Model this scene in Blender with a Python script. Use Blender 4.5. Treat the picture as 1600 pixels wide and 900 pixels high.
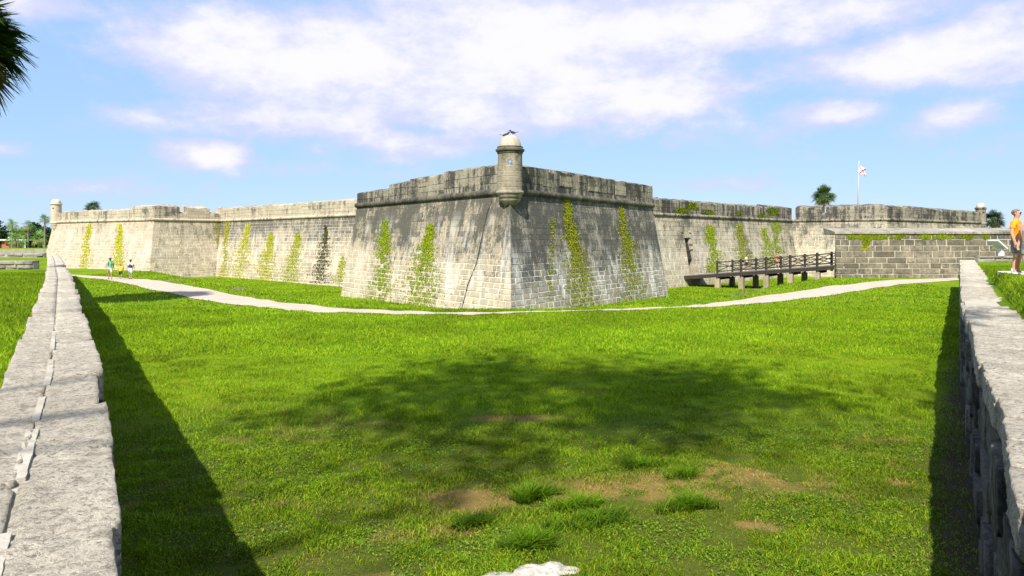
import bpy, bmesh, math, random
import numpy as np
from mathutils import Vector, Matrix
random.seed(11); rng = np.random.default_rng(11)
for o in list(bpy.data.objects): bpy.data.objects.remove(o)
SC = bpy.context.scene; COL = SC.collection

# ------------------------------------------------------------------ camera, sky, sun, exposure
F = 1090.0; HOR = 375.0; CZ = 3.3          # focal length (photo px), horizon row, eye height over the lawn
cam = bpy.data.cameras.new('camera'); camo = bpy.data.objects.new('camera', cam); COL.objects.link(camo)
camo.location = (0, 0, CZ); camo.rotation_euler = (math.pi/2, 0, 0)
cam.lens = 36*F/1600; cam.sensor_width = 36; cam.shift_y = -(450-HOR)/1600; cam.clip_end = 8000; cam.clip_start = .05
SC.camera = camo
SUN_EL = math.radians(46.5); SUN_AZ = math.atan2(.27, .963)      # light travels towards (+x .27, +y .963)
sl = bpy.data.lights.new('sun', 'SUN'); so = bpy.data.objects.new('sun', sl); COL.objects.link(so)
sl.energy = 4.8; sl.angle = math.radians(.8); sl.color = (1, .95, .86)
so.rotation_euler = (math.pi/2-SUN_EL, 0, -SUN_AZ)
SC.view_settings.view_transform = 'Standard'; SC.view_settings.look = 'None'
SC.view_settings.exposure = 1.0; SC.view_settings.gamma = 1

class NT:
    def __init__(s, tree): s.t = tree; s.t.nodes.clear()
    def n(s, typ, **kw):
        nd = s.t.nodes.new(typ)
        for k, v in kw.items():
            if k == 'inp':
                for a, b in v.items(): s.set(nd, a, b)
            else: setattr(nd, k, v)
        return nd
    def set(s, nd, a, b):
        sock = nd.inputs[a]
        if isinstance(b, bpy.types.NodeSocket): s.t.links.new(b, sock)
        else:
            try: sock.default_value = b
            except Exception: sock.default_value = (*b, 1)
    def m(s, op, a, b=0., c=0., clamp=False):
        nd = s.n('ShaderNodeMath', operation=op, use_clamp=clamp)
        s.set(nd, 0, a); s.set(nd, 1, b); s.set(nd, 2, c); return nd.outputs[0]
    def mix(s, f, a, b, blend='MIX'):
        nd = s.n('ShaderNodeMix', data_type='RGBA', blend_type=blend, clamp_factor=True)
        s.set(nd, 0, f); s.set(nd, 6, a if isinstance(a, bpy.types.NodeSocket) else (*a, 1)[:4]); s.set(nd, 7, b if isinstance(b, bpy.types.NodeSocket) else (*b, 1)[:4])
        return nd.outputs[2]
    def ramp(s, v, lo, hi, a=0., b=1.):
        nd = s.n('ShaderNodeMapRange', interpolation_type='SMOOTHSTEP')
        for k, x in zip(range(5), (v, lo, hi, a, b)): s.set(nd, k, x)
        return nd.outputs[0]
    def noise(s, vec, scale, detail=4, rough=.55, sc=None):
        if sc is not None:
            mp = s.n('ShaderNodeMapping'); s.set(mp, 0, vec); mp.inputs['Scale'].default_value = sc; vec = mp.outputs[0]
        nd = s.n('ShaderNodeTexNoise'); s.set(nd, 'Vector', vec)
        nd.inputs['Scale'].default_value = scale; nd.inputs['Detail'].default_value = detail; nd.inputs['Roughness'].default_value = rough
        return nd.outputs[0]

w = bpy.data.worlds.new('World'); SC.world = w; w.use_nodes = True
T = NT(w.node_tree)
sky = T.n('ShaderNodeTexSky', sky_type='NISHITA', sun_disc=False, sun_elevation=SUN_EL, sun_rotation=math.pi+SUN_AZ)
sky.air_density = 1.0; sky.dust_density = .15; sky.ozone_density = 2.2; sky.altitude = 0
tc = T.n('ShaderNodeTexCoord'); D = tc.outputs['Generated']
sp = T.n('ShaderNodeSeparateXYZ'); T.set(sp, 0, D)
az = T.m('ARCTAN2', sp.outputs[0], sp.outputs[1]); el = T.m('ARCSINE', sp.outputs[2])
def pxdir(x, y): return math.atan2(x-800, F), math.atan2(HOR-y, math.hypot(F, x-800))
BL = [(560,105,300,75,1),(300,75,140,50,.75),(830,70,260,80,1),(1010,150,150,45,.85),(900,150,220,50,.7),(1160,25,330,50,.9),(1470,88,210,42,1),(1590,60,160,60,.8),
      (440,185,210,32,.7),(215,178,95,24,.55),(630,220,140,24,.6),(318,240,64,20,.95),(1290,176,75,20,.8),(1485,178,60,24,.7),(60,8,120,25,.6),(1130,288,60,12,.35),(720,165,140,50,.75),(110,295,160,14,.3),(5,232,60,16,.5),(430,262,120,14,.3)]
tot = None
for (x, y, rx, ry, amp) in BL:
    a0, e0 = pxdir(x, y); a1, _ = pxdir(x+rx, y); _, e1 = pxdir(x, y-ry)
    da = T.m('MULTIPLY', T.m('SUBTRACT', az, a0), 1/abs(a1-a0)); de = T.m('MULTIPLY', T.m('SUBTRACT', el, e0), 1/abs(e1-e0))
    r2 = T.m('ADD', T.m('MULTIPLY', da, da), T.m('MULTIPLY', de, de))
    g = T.m('MULTIPLY', T.m('POWER', 2.718, T.m('MULTIPLY', r2, -.62)), amp)
    tot = g if tot is None else T.m('MAXIMUM', tot, g)
n1 = T.noise(D, 4.2, 8, .62, (1, 1, 2.)); n2 = T.noise(D, 13, 7, .62, (1, 1, 1.8)); n3 = T.noise(D, 1.7, 3, .5, (1, 1, 2))
inview = T.m('MULTIPLY', T.ramp(T.m('ABSOLUTE', az), .75, 1.1, 1, 0), T.ramp(el, .36, .55, 1, 0))
wild = T.m('MULTIPLY', T.ramp(n3, .42, .72), T.m('SUBTRACT', 1., inview))
base = T.m('MAXIMUM', tot, wild)
den = T.m('ADD', T.m('MULTIPLY', base, .95), T.m('ADD', T.m('MULTIPLY', T.m('SUBTRACT', n1, .5), 1.25), T.m('MULTIPLY', T.m('SUBTRACT', n2, .5), .8)))
cov = T.ramp(den, .06, .55); core = T.ramp(T.m('ADD', den, T.m('MULTIPLY', T.m('SUBTRACT', T.noise(D, 14, 6, .6, (1, 1, 2.2)), .5), 1.3)), .25, .95)
ccol = T.mix(core, (5.4, 5.7, 7.9), (8.0, 7.8, 8.3))
skyc = T.mix(1., sky.outputs[0], (1.12, 1.05, 1.12), 'MULTIPLY')
skyc = T.mix(.72, skyc, (3.5, 5.6, 8.5))
fin = T.mix(T.m('MULTIPLY', cov, .93), skyc, ccol)
bg = T.n('ShaderNodeBackground'); T.set(bg, 0, fin); bg.inputs[1].default_value = .064
out = T.n('ShaderNodeOutputWorld'); T.t.links.new(bg.outputs[0], out.inputs[0])

# ------------------------------------------------------------------ helpers
def tag(o, label=None, cat=None, group=None, kind=None):
    if label: o['label'] = label
    if cat: o['category'] = cat
    if group: o['group'] = group
    if kind: o['kind'] = kind
    return o
def empty(name, loc=(0,0,0), rz=0, label=None, cat=None, group=None):
    o = bpy.data.objects.new(name, None); COL.objects.link(o); o.location = loc; o.rotation_euler = (0,0,rz)
    o.empty_display_size = .2
    return tag(o, label, cat, group)
def link(name, me, mat=None, parent=None, smooth=False):
    o = bpy.data.objects.new(name, me); COL.objects.link(o)
    if mat is not None and not me.materials: me.materials.append(mat)
    if smooth: me.shade_smooth()
    if parent is not None: o.parent = parent
    return o
def mesh(name, V, Fc, mat=None, parent=None, smooth=False):
    me = bpy.data.meshes.new(name); me.from_pydata([tuple(v) for v in V], [], Fc); me.update()
    return link(name, me, mat, parent, smooth)
def npmesh(name, V, nper, mat, parent=None, col=None, tone=None):
    """V (n, nper, 3): n polygons of nper corners"""
    n = V.shape[0]; me = bpy.data.meshes.new(name)
    me.vertices.add(n*nper); me.vertices.foreach_set('co', V.reshape(-1).astype(np.float32))
    me.loops.add(n*nper); me.loops.foreach_set('vertex_index', np.arange(n*nper, dtype=np.int32))
    me.polygons.add(n); me.polygons.foreach_set('loop_start', np.arange(0, n*nper, nper, dtype=np.int32))
    me.update(calc_edges=True)
    if col is not None:
        a = me.color_attributes.new('col', 'FLOAT_COLOR', 'POINT')
        c = np.ones((n, nper, 4), np.float32); c[:, :, :3] = col if col.ndim == 3 else col[:, None, :]
        a.data.foreach_set('color', c.reshape(-1))
    return link(name, me, mat, parent)
class MB:
    def __init__(s): s.V = []; s.F = []; s.tone = []
    def add(s, V, Fc, tone=None):
        b = len(s.V); s.V += [tuple(v) for v in V]; s.F += [tuple(i+b for i in f) for f in Fc]
        s.tone += [random.random() if tone is None else tone]*len(V)
    def box(s, x0, x1, y0, y1, z0, z1, M=None):
        V = [Vector((x, y, z)) for z in (z0, z1) for x, y in ((x0,y0),(x1,y0),(x1,y1),(x0,y1))]
        if M is not None: V = [M @ v for v in V]
        s.add(V, [(3,2,1,0),(4,5,6,7),(0,1,5,4),(1,2,6,5),(2,3,7,6),(3,0,4,7)])
    def beam(s, a, b, w, h=None, up=(0,0,1)):
        a = Vector(a); b = Vector(b); d = (b-a); L = d.length; d.normalize(); h = h or w
        u = Vector(up); sd = d.cross(u)
        if sd.length < .01: sd = d.cross(Vector((0,1,0)))
        sd.normalize(); uu = sd.cross(d)
        V = [p+sd*x*w/2+uu*y*h/2 for p in (a, b) for x, y in ((-1,-1),(1,-1),(1,1),(-1,1))]
        s.add(V, [(3,2,1,0),(4,5,6,7),(0,1,5,4),(1,2,6,5),(2,3,7,6),(3,0,4,7)])
    def tube(s, pts, rads, seg=8, cap=True):
        pts = [Vector(p) for p in pts]; V = []; Fc = []
        for i, p in enumerate(pts):
            d = (pts[min(i+1, len(pts)-1)]-pts[max(i-1, 0)]).normalized()
            a = d.cross(Vector((0,0,1)));
            if a.length < .05: a = d.cross(Vector((0,1,0)))
            a.normalize(); b = d.cross(a)
            for k in range(seg):
                t = 2*math.pi*k/seg; V.append(p+(a*math.cos(t)+b*math.sin(t))*rads[i])
        for i in range(len(pts)-1):
            for k in range(seg):
                k2 = (k+1) % seg; Fc.append((i*seg+k, i*seg+k2, (i+1)*seg+k2, (i+1)*seg+k))
        if cap: Fc.append(tuple(range(seg))[::-1]); Fc.append(tuple((len(pts)-1)*seg+k for k in range(seg)))
        s.add(V, Fc)
    def lathe(s, prof, seg=32, c=(0,0,0), skip=()):
        V = []; Fc = []
        for (r, z) in prof:
            for k in range(seg):
                t = 2*math.pi*k/seg; V.append((c[0]+r*math.cos(t), c[1]+r*math.sin(t), c[2]+z))
        for i in range(len(prof)-1):
            for k in range(seg):
                if (i, k) in skip: continue
                k2 = (k+1) % seg; Fc.append((i*seg+k, i*seg+k2, (i+1)*seg+k2, (i+1)*seg+k))
        s.add(V, Fc)
    def build(s, name, mat, parent=None, smooth=False, kind=None):
        me = bpy.data.meshes.new(name); me.from_pydata(s.V, [], s.F); me.update()
        a = me.attributes.new('tone', 'FLOAT', 'POINT'); a.data.foreach_set('value', np.array(s.tone, np.float32))
        o = link(name, me, mat, parent, smooth)
        if kind: o['kind'] = kind
        return o
def inst(name, me, mat, parent, M):
    o = link(name, me, mat, parent); o.matrix_local = M; return o
_lat = {}
def vn(x, y, sc, seed=0):
    if seed not in _lat: _lat[seed] = np.random.default_rng(100+seed).random((257, 257))
    L = _lat[seed]; x = np.asarray(x, float)*sc+57.3; y = np.asarray(y, float)*sc+31.7
    xi = np.floor(x).astype(int); yi = np.floor(y).astype(int); fx = x-xi; fy = y-yi
    fx = fx*fx*(3-2*fx); fy = fy*fy*(3-2*fy); xi %= 256; yi %= 256
    return (L[xi, yi]*(1-fx)+L[xi+1, yi]*fx)*(1-fy)+(L[xi, yi+1]*(1-fx)+L[xi+1, yi+1]*fx)*fy
def sstep(x, a, b):
    t = np.clip((x-a)/(b-a), 0, 1); return t*t*(3-2*t)
def at(px, py, z=0.):
    """point of the horizontal plane z that photo pixel (px, py) looks at"""
    Y = F*(CZ-z)/(py-HOR); return ((px-800)/F*Y, Y)
def ray(px, py): return Vector(((px-800)/F, 1, (HOR-py)/F))

# ------------------------------------------------------------------ materials
def newmat(name):
    m = bpy.data.materials.new(name); m.use_nodes = True; return m, NT(m.node_tree)
def finish(T, col, rough=.9, bump=None, bstr=.4, bdist=.02, spec=.25, metallic=0., trans=None):
    b = T.n('ShaderNodeBsdfPrincipled'); T.set(b, 'Base Color', col); T.set(b, 'Roughness', rough); b.inputs['Metallic'].default_value = metallic
    b.inputs['Specular IOR Level'].default_value = spec
    if bump is not None:
        bn = T.n('ShaderNodeBump'); bn.inputs['Strength'].default_value = bstr; bn.inputs['Distance'].default_value = bdist
        T.set(bn, 'Height', bump); T.set(b, 'Normal', bn.outputs[0])
    sh = b.outputs[0]
    if trans:
        tr = T.n('ShaderNodeBsdfTranslucent'); T.set(tr, 'Color', col); mx = T.n('ShaderNodeMixShader'); mx.inputs[0].default_value = trans
        T.t.links.new(sh, mx.inputs[1]); T.t.links.new(tr.outputs[0], mx.inputs[2]); sh = mx.outputs[0]
    o = T.n('ShaderNodeOutputMaterial'); T.t.links.new(sh, o.inputs[0])
def plain(name, c, rough=.7, var=.25, scale=12., metallic=0., spec=.3):
    m, T = newmat(name); g = T.n('ShaderNodeTexCoord'); n = T.noise(g.outputs['Object'], scale, 5)
    col = T.mix(n, tuple(x*(1-var) for x in c), tuple(min(1, x*(1+var)) for x in c))
    finish(T, col, rough, n, .15, .01, spec, metallic); return m
def stone(name, light, mid, dark, k0=-.2, kh=.6, z0=1., z1=6., white=0., obj=False, tone=.35, bscale=7., bstr=.5, bdist=.03, speck=0., streak=2.0, mortar=False, wz=(.5, 4.5)):
    m, T = newmat(name); g = T.n('ShaderNodeNewGeometry'); P = g.outputs['Position']
    s3 = T.n('ShaderNodeSeparateXYZ'); T.set(s3, 0, P); z = s3.outputs[2]
    A = T.noise(P, .33, 5, .6); S = T.noise(P, 1., 6, .62, (1.9, 1.9, .17)); Fn = T.noise(P, bscale, 9, .68); Mn = T.noise(P, 1.6, 5, .6)
    H = T.ramp(z, z0, z1)
    if obj: tn = T.n('ShaderNodeObjectInfo').outputs['Random']
    else: tn = T.n('ShaderNodeAttribute', attribute_name='tone').outputs['Fac']
    st = T.m('ADD', T.m('ADD', T.m('MULTIPLY', T.m('SUBTRACT', S, .5), streak), T.m('ADD', T.m('MULTIPLY', T.m('SUBTRACT', A, .5), 2.3), T.m('MULTIPLY', T.m('SUBTRACT', T.noise(P, .95, 6, .65), .5), 1.3))), T.m('ADD', T.m('MULTIPLY', H, kh), k0))
    S2 = T.noise(P, 1., 5, .6, (6.5, 6.5, .45)); st = T.m('ADD', st, T.m('MULTIPLY', T.m('SUBTRACT', S2, .5), streak*.55)); st = T.m('ADD', st, T.m('MULTIPLY', T.m('SUBTRACT', Fn, .5), 2.2))
    st = T.m('ADD', st, T.m('MULTIPLY', T.m('SUBTRACT', tn, .5), 0. if mortar else .55))
    stain = T.ramp(st, -.35, .72)
    c = T.mix(T.ramp(Mn, .35, .68), light, mid)
    c = T.mix(T.ramp(Fn, .3, .75, 0, .5), c, tuple(x*.62 for x in light))
    tv = T.m('ADD', T.m('MULTIPLY', tn, tone), 1-tone*.6)
    c = T.mix(1., c, T.n('ShaderNodeCombineColor', inp={0: tv, 1: tv, 2: tv}).outputs[0], 'MULTIPLY')
    c = T.mix(T.m('MULTIPLY', stain, .93), c, dark)
    if white:
        wn = T.noise(P, 1., 5, .6, (1.1, 1.1, .32)); band = T.m('MULTIPLY', T.ramp(z, wz[0]-1.5, wz[0]+.5), T.ramp(z, wz[1]-1., wz[1]+1., 1, 0))
        wf = T.m('MULTIPLY', T.ramp(T.m('ADD', wn, T.m('MULTIPLY', T.m('SUBTRACT', Fn, .5), .5)), .50, .66), T.m('MULTIPLY', band, white))
        c = T.mix(T.m('MULTIPLY', wf, .75), c, (.60, .60, .57))
    if speck:
        p2 = T.noise(P, 11., 6, .75); c = T.mix(T.ramp(p2, .46, .66, 0, .7), c, tuple(x*.45 for x in mid)); pn = T.noise(P, 30., 5, .8); c = T.mix(T.ramp(pn, .52, .62, 0, speck), c, tuple(x*.38 for x in mid))
        Fn = T.m('ADD', T.m('MULTIPLY', Fn, .5), T.m('MULTIPLY', pn, -.9))
    finish(T, c, .95, Fn, bstr, bdist, .12); return m
# weathered coquina of the fort
DK = (.062, .060, .050)
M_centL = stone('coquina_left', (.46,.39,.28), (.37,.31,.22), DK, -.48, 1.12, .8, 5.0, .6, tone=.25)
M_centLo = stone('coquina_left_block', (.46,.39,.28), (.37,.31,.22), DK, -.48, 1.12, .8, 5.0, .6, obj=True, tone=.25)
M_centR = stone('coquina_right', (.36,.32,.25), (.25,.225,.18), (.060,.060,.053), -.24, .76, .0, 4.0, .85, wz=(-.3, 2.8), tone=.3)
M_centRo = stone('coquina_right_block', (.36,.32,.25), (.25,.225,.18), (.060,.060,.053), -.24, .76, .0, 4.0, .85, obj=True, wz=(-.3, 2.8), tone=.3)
M_pale = stone('coquina_pale', (.46,.38,.28), (.36,.295,.215), (.13,.11,.085), -.62, .6, 2., 7., .4, tone=.25)
M_flank = stone('coquina_flank', (.48,.41,.30), (.37,.31,.22), (.12,.108,.085), -.22, .3, 1., 6., .2)
M_curL = stone('coquina_curtain', (.45,.38,.28), (.35,.295,.215), (.085,.08,.066), -.50, 1.15, 1.0, 5.6, .4)
M_curR = stone('coquina_curtain_grey', (.46,.40,.29), (.34,.30,.22), (.07,.069,.055), -.22, .45, .5, 6.5, .35, streak=1.6)
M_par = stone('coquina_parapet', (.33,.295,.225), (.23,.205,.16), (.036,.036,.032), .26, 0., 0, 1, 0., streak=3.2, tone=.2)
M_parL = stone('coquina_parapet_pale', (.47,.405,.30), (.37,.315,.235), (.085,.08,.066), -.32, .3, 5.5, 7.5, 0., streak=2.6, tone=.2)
M_rav = stone('coquina_ravelin', (.24,.205,.145), (.15,.13,.095), (.055,.053,.045), .0, .1, 0, 4, 0., obj=True, tone=.75, streak=1.2, bscale=4.5, bdist=.06)
M_cope = stone('coquina_coping', (.36,.325,.265), (.25,.225,.18), (.085,.082,.07), -.1, 0, 0, 1, 0., obj=True, streak=.6)
M_low = stone('coquina_low_wall', (.30,.27,.22), (.21,.19,.155), (.075,.072,.062), -.1, 0, 0, 1, 0., obj=True, tone=.6, streak=.5)
M_mort = stone('lime_mortar', (.66,.61,.52), (.55,.50,.41), (.10,.095,.08), -.9, 1.6, 1.0, 4.4, 0., mortar=True, tone=0.)
M_mortR = stone('lime_mortar_grey', (.74,.72,.67), (.60,.57,.51), (.08,.08,.07), -.7, 1.4, .8, 3.6, 0., mortar=True, tone=0.)
M_mort_pale = stone('lime_mortar_pale', (.64,.57,.46), (.54,.48,.38), (.17,.15,.12), -1.0, .9, 1.6, 5.6, 0., mortar=True, tone=0.)
M_mort_rav = stone('lime_mortar_ravelin', (.42,.375,.29), (.33,.295,.225), (.15,.14,.11), -.8, 0, 0, 1, 0., mortar=True, tone=0.)
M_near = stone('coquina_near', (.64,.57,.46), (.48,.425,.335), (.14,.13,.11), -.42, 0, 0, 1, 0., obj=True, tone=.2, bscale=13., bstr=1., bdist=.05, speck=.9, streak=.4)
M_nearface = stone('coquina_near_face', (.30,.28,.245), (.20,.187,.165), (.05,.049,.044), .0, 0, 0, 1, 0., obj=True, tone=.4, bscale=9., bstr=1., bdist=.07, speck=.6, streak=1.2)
M_nearmort = stone('mortar_near', (.42,.385,.32), (.33,.30,.25), (.16,.15,.13), -.4, 0, 0, 1, 0., tone=0., mortar=True, bscale=14.)
M_turret = stone('coquina_turret', (.34,.30,.225), (.245,.21,.155), (.075,.066,.052), -.12, .25, 5.5, 8, .25, bscale=9.)
M_turretp = stone('coquina_turret_pale', (.56,.47,.36), (.47,.39,.295), (.2,.17,.13), -.6, 0, 0, 1, .2)
M_dome = stone('whitewash_dome', (.50,.46,.39), (.36,.32,.24), (.17,.155,.10), -.35, 0, 0, 1, 0., streak=.8)
M_cornice = stone('cornice_dark', (.16,.145,.11), (.11,.10,.08), (.035,.035,.03), .1, 0, 0, 1, 0.)
M_dark = plain('deep_dark', (.012,.011,.010), .9)
M_crackshade = plain('crack_shade', (.035,.030,.024), .95)
M_wood = plain('weathered_dark_timber', (.030,.024,.019), .8, .4, 6)  # on gate_shade it stands in for the lintel's shadow
M_woodl = plain('grey_deck_timber', (.15,.13,.11), .85, .35, 5)
M_pier = stone('pier_stone', (.36,.30,.21), (.27,.22,.155), (.16,.14,.11), -.3, 0, 0, 1, 0.)
M_white = plain('white_paint', (.78,.78,.76), .5, .08)
M_iron = plain('black_iron', (.02,.02,.022), .5, .2)
def vcol(name, rough=.7, trans=.25, spec=.2):
    m, T = newmat(name); a = T.n('ShaderNodeAttribute', attribute_name='col')
    finish(T, a.outputs['Color'], rough, None, spec=spec, trans=trans); return m
M_leaf = vcol('leaf', .6, .3); M_grass = vcol('grass_blade', .65, .38, .15); M_moss = vcol('moss_leaf', .8, .15, .1)
def mat_lawn(name, dryattr=True):
    m, T = newmat(name); g = T.n('ShaderNodeNewGeometry'); P = g.outputs['Position']
    A = T.noise(P, .16, 4, .55); B = T.noise(P, 1.3, 5, .65); C = T.noise(P, 14., 5, .75); E = T.noise(P, 5., 5, .7, (1, .55, 1))
    c = T.mix(T.ramp(B, .3, .7), (.075, .15, .003), (.14, .235, .005))
    c = T.mix(T.ramp(A, .38, .66, 0, .55), c, (.21, .28, .006))
    c = T.mix(T.ramp(C, .45, .75, 0, .75), c, (.045, .105, .003))
    c = T.mix(T.ramp(E, .56, .76, 0, .5), c, (.15, .17, .022))
    at_ = T.n('ShaderNodeAttribute', attribute_name='thatch'); c = T.mix(T.m('MULTIPLY', at_.outputs['Fac'], .8), c, T.mix(C, (.045, .060, .010), (.085, .075, .022)))
    a = T.n('ShaderNodeAttribute', attribute_name='dry')
    d = T.ramp(T.m('ADD', a.outputs['Fac'], T.m('MULTIPLY', T.m('SUBTRACT', C, .5), .8)), .3, .75)
    c = T.mix(d, c, T.mix(C, (.27, .19, .055), (.14, .10, .035)))
    a2 = T.n('ShaderNodeAttribute', attribute_name='soil')
    c = T.mix(T.ramp(T.m('ADD', a2.outputs['Fac'], T.m('MULTIPLY', T.m('SUBTRACT', B, .5), .9)), .35, .8), c, T.mix(C, (.09, .07, .05), (.045, .035, .025)))
    finish(T, c, .9, T.m('ADD', T.m('MULTIPLY', C, .7), T.m('MULTIPLY', E, .8)), .9, .09, .05); return m
M_lawn = mat_lawn('lawn_grass')
def mat_path():
    m, T = newmat('sandy_path'); g = T.n('ShaderNodeNewGeometry'); P = g.outputs['Position']
    B = T.noise(P, .9, 6, .65); C = T.noise(P, 9., 6, .7)
    c = T.mix(T.ramp(B, .3, .7), (.46, .375, .31), (.36, .29, .235)); c = T.mix(T.ramp(C, .45, .8, 0, .5), c, (.45, .39, .33))
    c = T.mix(T.ramp(T.noise(P, 2.4, 5, .7), .60, .72, 0, .6), c, (.16, .17, .05))
    finish(T, c, .95, C, .5, .03, .1); return m
M_path = mat_path()

# ------------------------------------------------------------------ plan of the walls and terrain
LW = [(.25,-.1), (-1.61,2.86), (-4.27,7.25), (-6.55,10.8), (-16.0,25.4), (-31.6,49), (-40.3,62)]          # inner top edge, left moat wall
RW = [(.25,-.1), (3.50,4.95), (5.08,7.55), (7.10,10.8), (9.80,15.2), (30.5,47.5)]                         # inner top edge, right moat wall
WT = 1.95; WW = .83
def poly_at(P, d):
    for (a, b) in zip(P, P[1:]):
        L = math.dist(a, b)
        if d <= L or b is P[-1]:
            t = d/L; return (a[0]+(b[0]-a[0])*t, a[1]+(b[1]-a[1])*t), ((b[0]-a[0])/L, (b[1]-a[1])/L)
        d -= L
def poly_len(P): return sum(math.dist(a, b) for a, b in zip(P, P[1:]))
def lx(y): return np.interp(y, [p[1] for p in LW], [p[0] for p in LW])
def rx(y): return np.interp(y, [p[1] for p in RW], [p[0] for p in RW])
# outer edge of the bank: beyond it the grass drops to the moat floor
BK = [(60,419),(150,420),(237,424),(275,431),(300,435.5),(340,446),(370,451.5),(445,468),(518,478),(590,483),(690,484),(800,484),(900,483),(1000,475),(1100,467.5),(1150,461.5),(1194,450),(1264,438),(1303,434),(1420,432)]
BKP = [at(*p) for p in BK]
_bx = np.array([p[0] for p in BKP]); _by = np.array([p[1] for p in BKP]); _ba = np.array([(p[0]-800)/F for p in BK]); _br = np.hypot(_bx, _by)
def gz(x, y):
    x = np.asarray(x, float); y = np.asarray(y, float)
    ang = x/np.maximum(y, .5); rB = np.interp(ang, _ba, _br); r = np.hypot(x, y)
    fl = -np.interp(r, [38, 52, 68, 200], [.5, .75, 1.35, 1.35])
    bank = .10*np.exp(-((r-rB+.7)/.8)**2)*sstep(y, 20, 30)*0
    t = sstep(r-rB, .1, 2.2)
    z = fl*t+bank + .05*(vn(x, y, .35, 3)-.5)*sstep(y, 30, 12)+.05*(vn(x, y, 1.1, 4)-.5)*sstep(y, 30, 10)+.05*(vn(x, y, 3.2, 14)-.5)*sstep(y, 22, 10)
    return z
DRY = [(735,778,70,22),(905,772,75,20),(1050,768,95,24),(1150,745,50,14),(700,830,40,10),(1180,826,34,7),(800,655,70,4),(450,790,30,5),(1400,760,26,5)]
DP = [(*at(x, y), rx_, ry_, x, y) for x, y, rx_, ry_ in DRY]
def dry(x, y):
    x = np.asarray(x, float); y = np.asarray(y, float); d = np.zeros_like(x)
    for (cx, cy, a, b, px, py) in DP:
        wx = a/F*cy; wy = cy-at(px, py+b)[1]
        d = np.maximum(d, np.exp(-(((x-cx)/wx)**2+((y-cy)/wy)**2)*.9))
    d = d*1.9*(.9*vn(x, y, 2.6, 5)+.9*vn(x, y, 7., 8)-.35) + .55*sstep(vn(x, y, .9, 6)*.6+vn(x, y, 3., 7)*.4, .66, .82)*sstep(y, 22, 9)
    return np.clip(d, 0, 1)
def soil(x, y):
    return np.clip(1-(rx(y)-x)/(.75+.4*vn(x, y, .8, 9)), 0, 1)*sstep(y, 30, 14)+0*x

def grid_sheet(name, xs, ys, zf, mat, keep=None, kind='structure'):
    X, Y = np.meshgrid(xs, ys); Z = zf(X, Y); nx, ny = len(xs), len(ys)
    V = np.stack([X, Y, Z], -1).reshape(-1, 3)
    i, j = np.meshgrid(np.arange(nx-1), np.arange(ny-1)); i = i.ravel(); j = j.ravel()
    if keep is not None:
        k = keep((xs[i]+xs[i+1])/2, (ys[j]+ys[j+1])/2); i, j = i[k], j[k]
    q = np.stack([j*nx+i, j*nx+i+1, (j+1)*nx+i+1, (j+1)*nx+i], -1)
    me = bpy.data.meshes.new(name); me.from_pydata(V.tolist(), [], q.tolist()); me.update()
    for nm, f in (('dry', dry), ('soil', soil), ('thatch', lambda x, y: sstep(y, 16, 10))):
        a = me.attributes.new(nm, 'FLOAT', 'POINT'); a.data.foreach_set('value', f(V[:, 0], V[:, 1]).astype(np.float32))
    o = link(name, me, mat, None, True); tag(o, kind=kind); return o
def inside_moat(x, y):
    return (x > lx(np.clip(y, -.1, 62))-.4) & (x < rx(np.clip(y, -.1, 47.5))+.4) | (y > 47)
xsn = np.unique(np.round(np.concatenate([np.arange(-120, -10, .6), np.arange(-10, 10, .16), np.arange(10, 120.1, .6)]), 4))
ysn = np.unique(np.round(np.concatenate([np.arange(-.6, 14, .16), np.arange(14, 110, .5), np.arange(110, 206, 4)]), 4))
def keep2(x, y):
    return inside_moat(x, y) & ~((x < lx(np.clip(y,0,62))-.5) & (y < 62)) & ~((x > 31) & (y < 47.6)) & ((y < 62) | (x > -43-(y-62)*1.08))
g1 = grid_sheet('moat_lawn', xsn, ysn, gz, M_lawn, keep2)
tag(g1, 'green moat lawn with patchy and yellowed spots', 'lawn')
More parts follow.
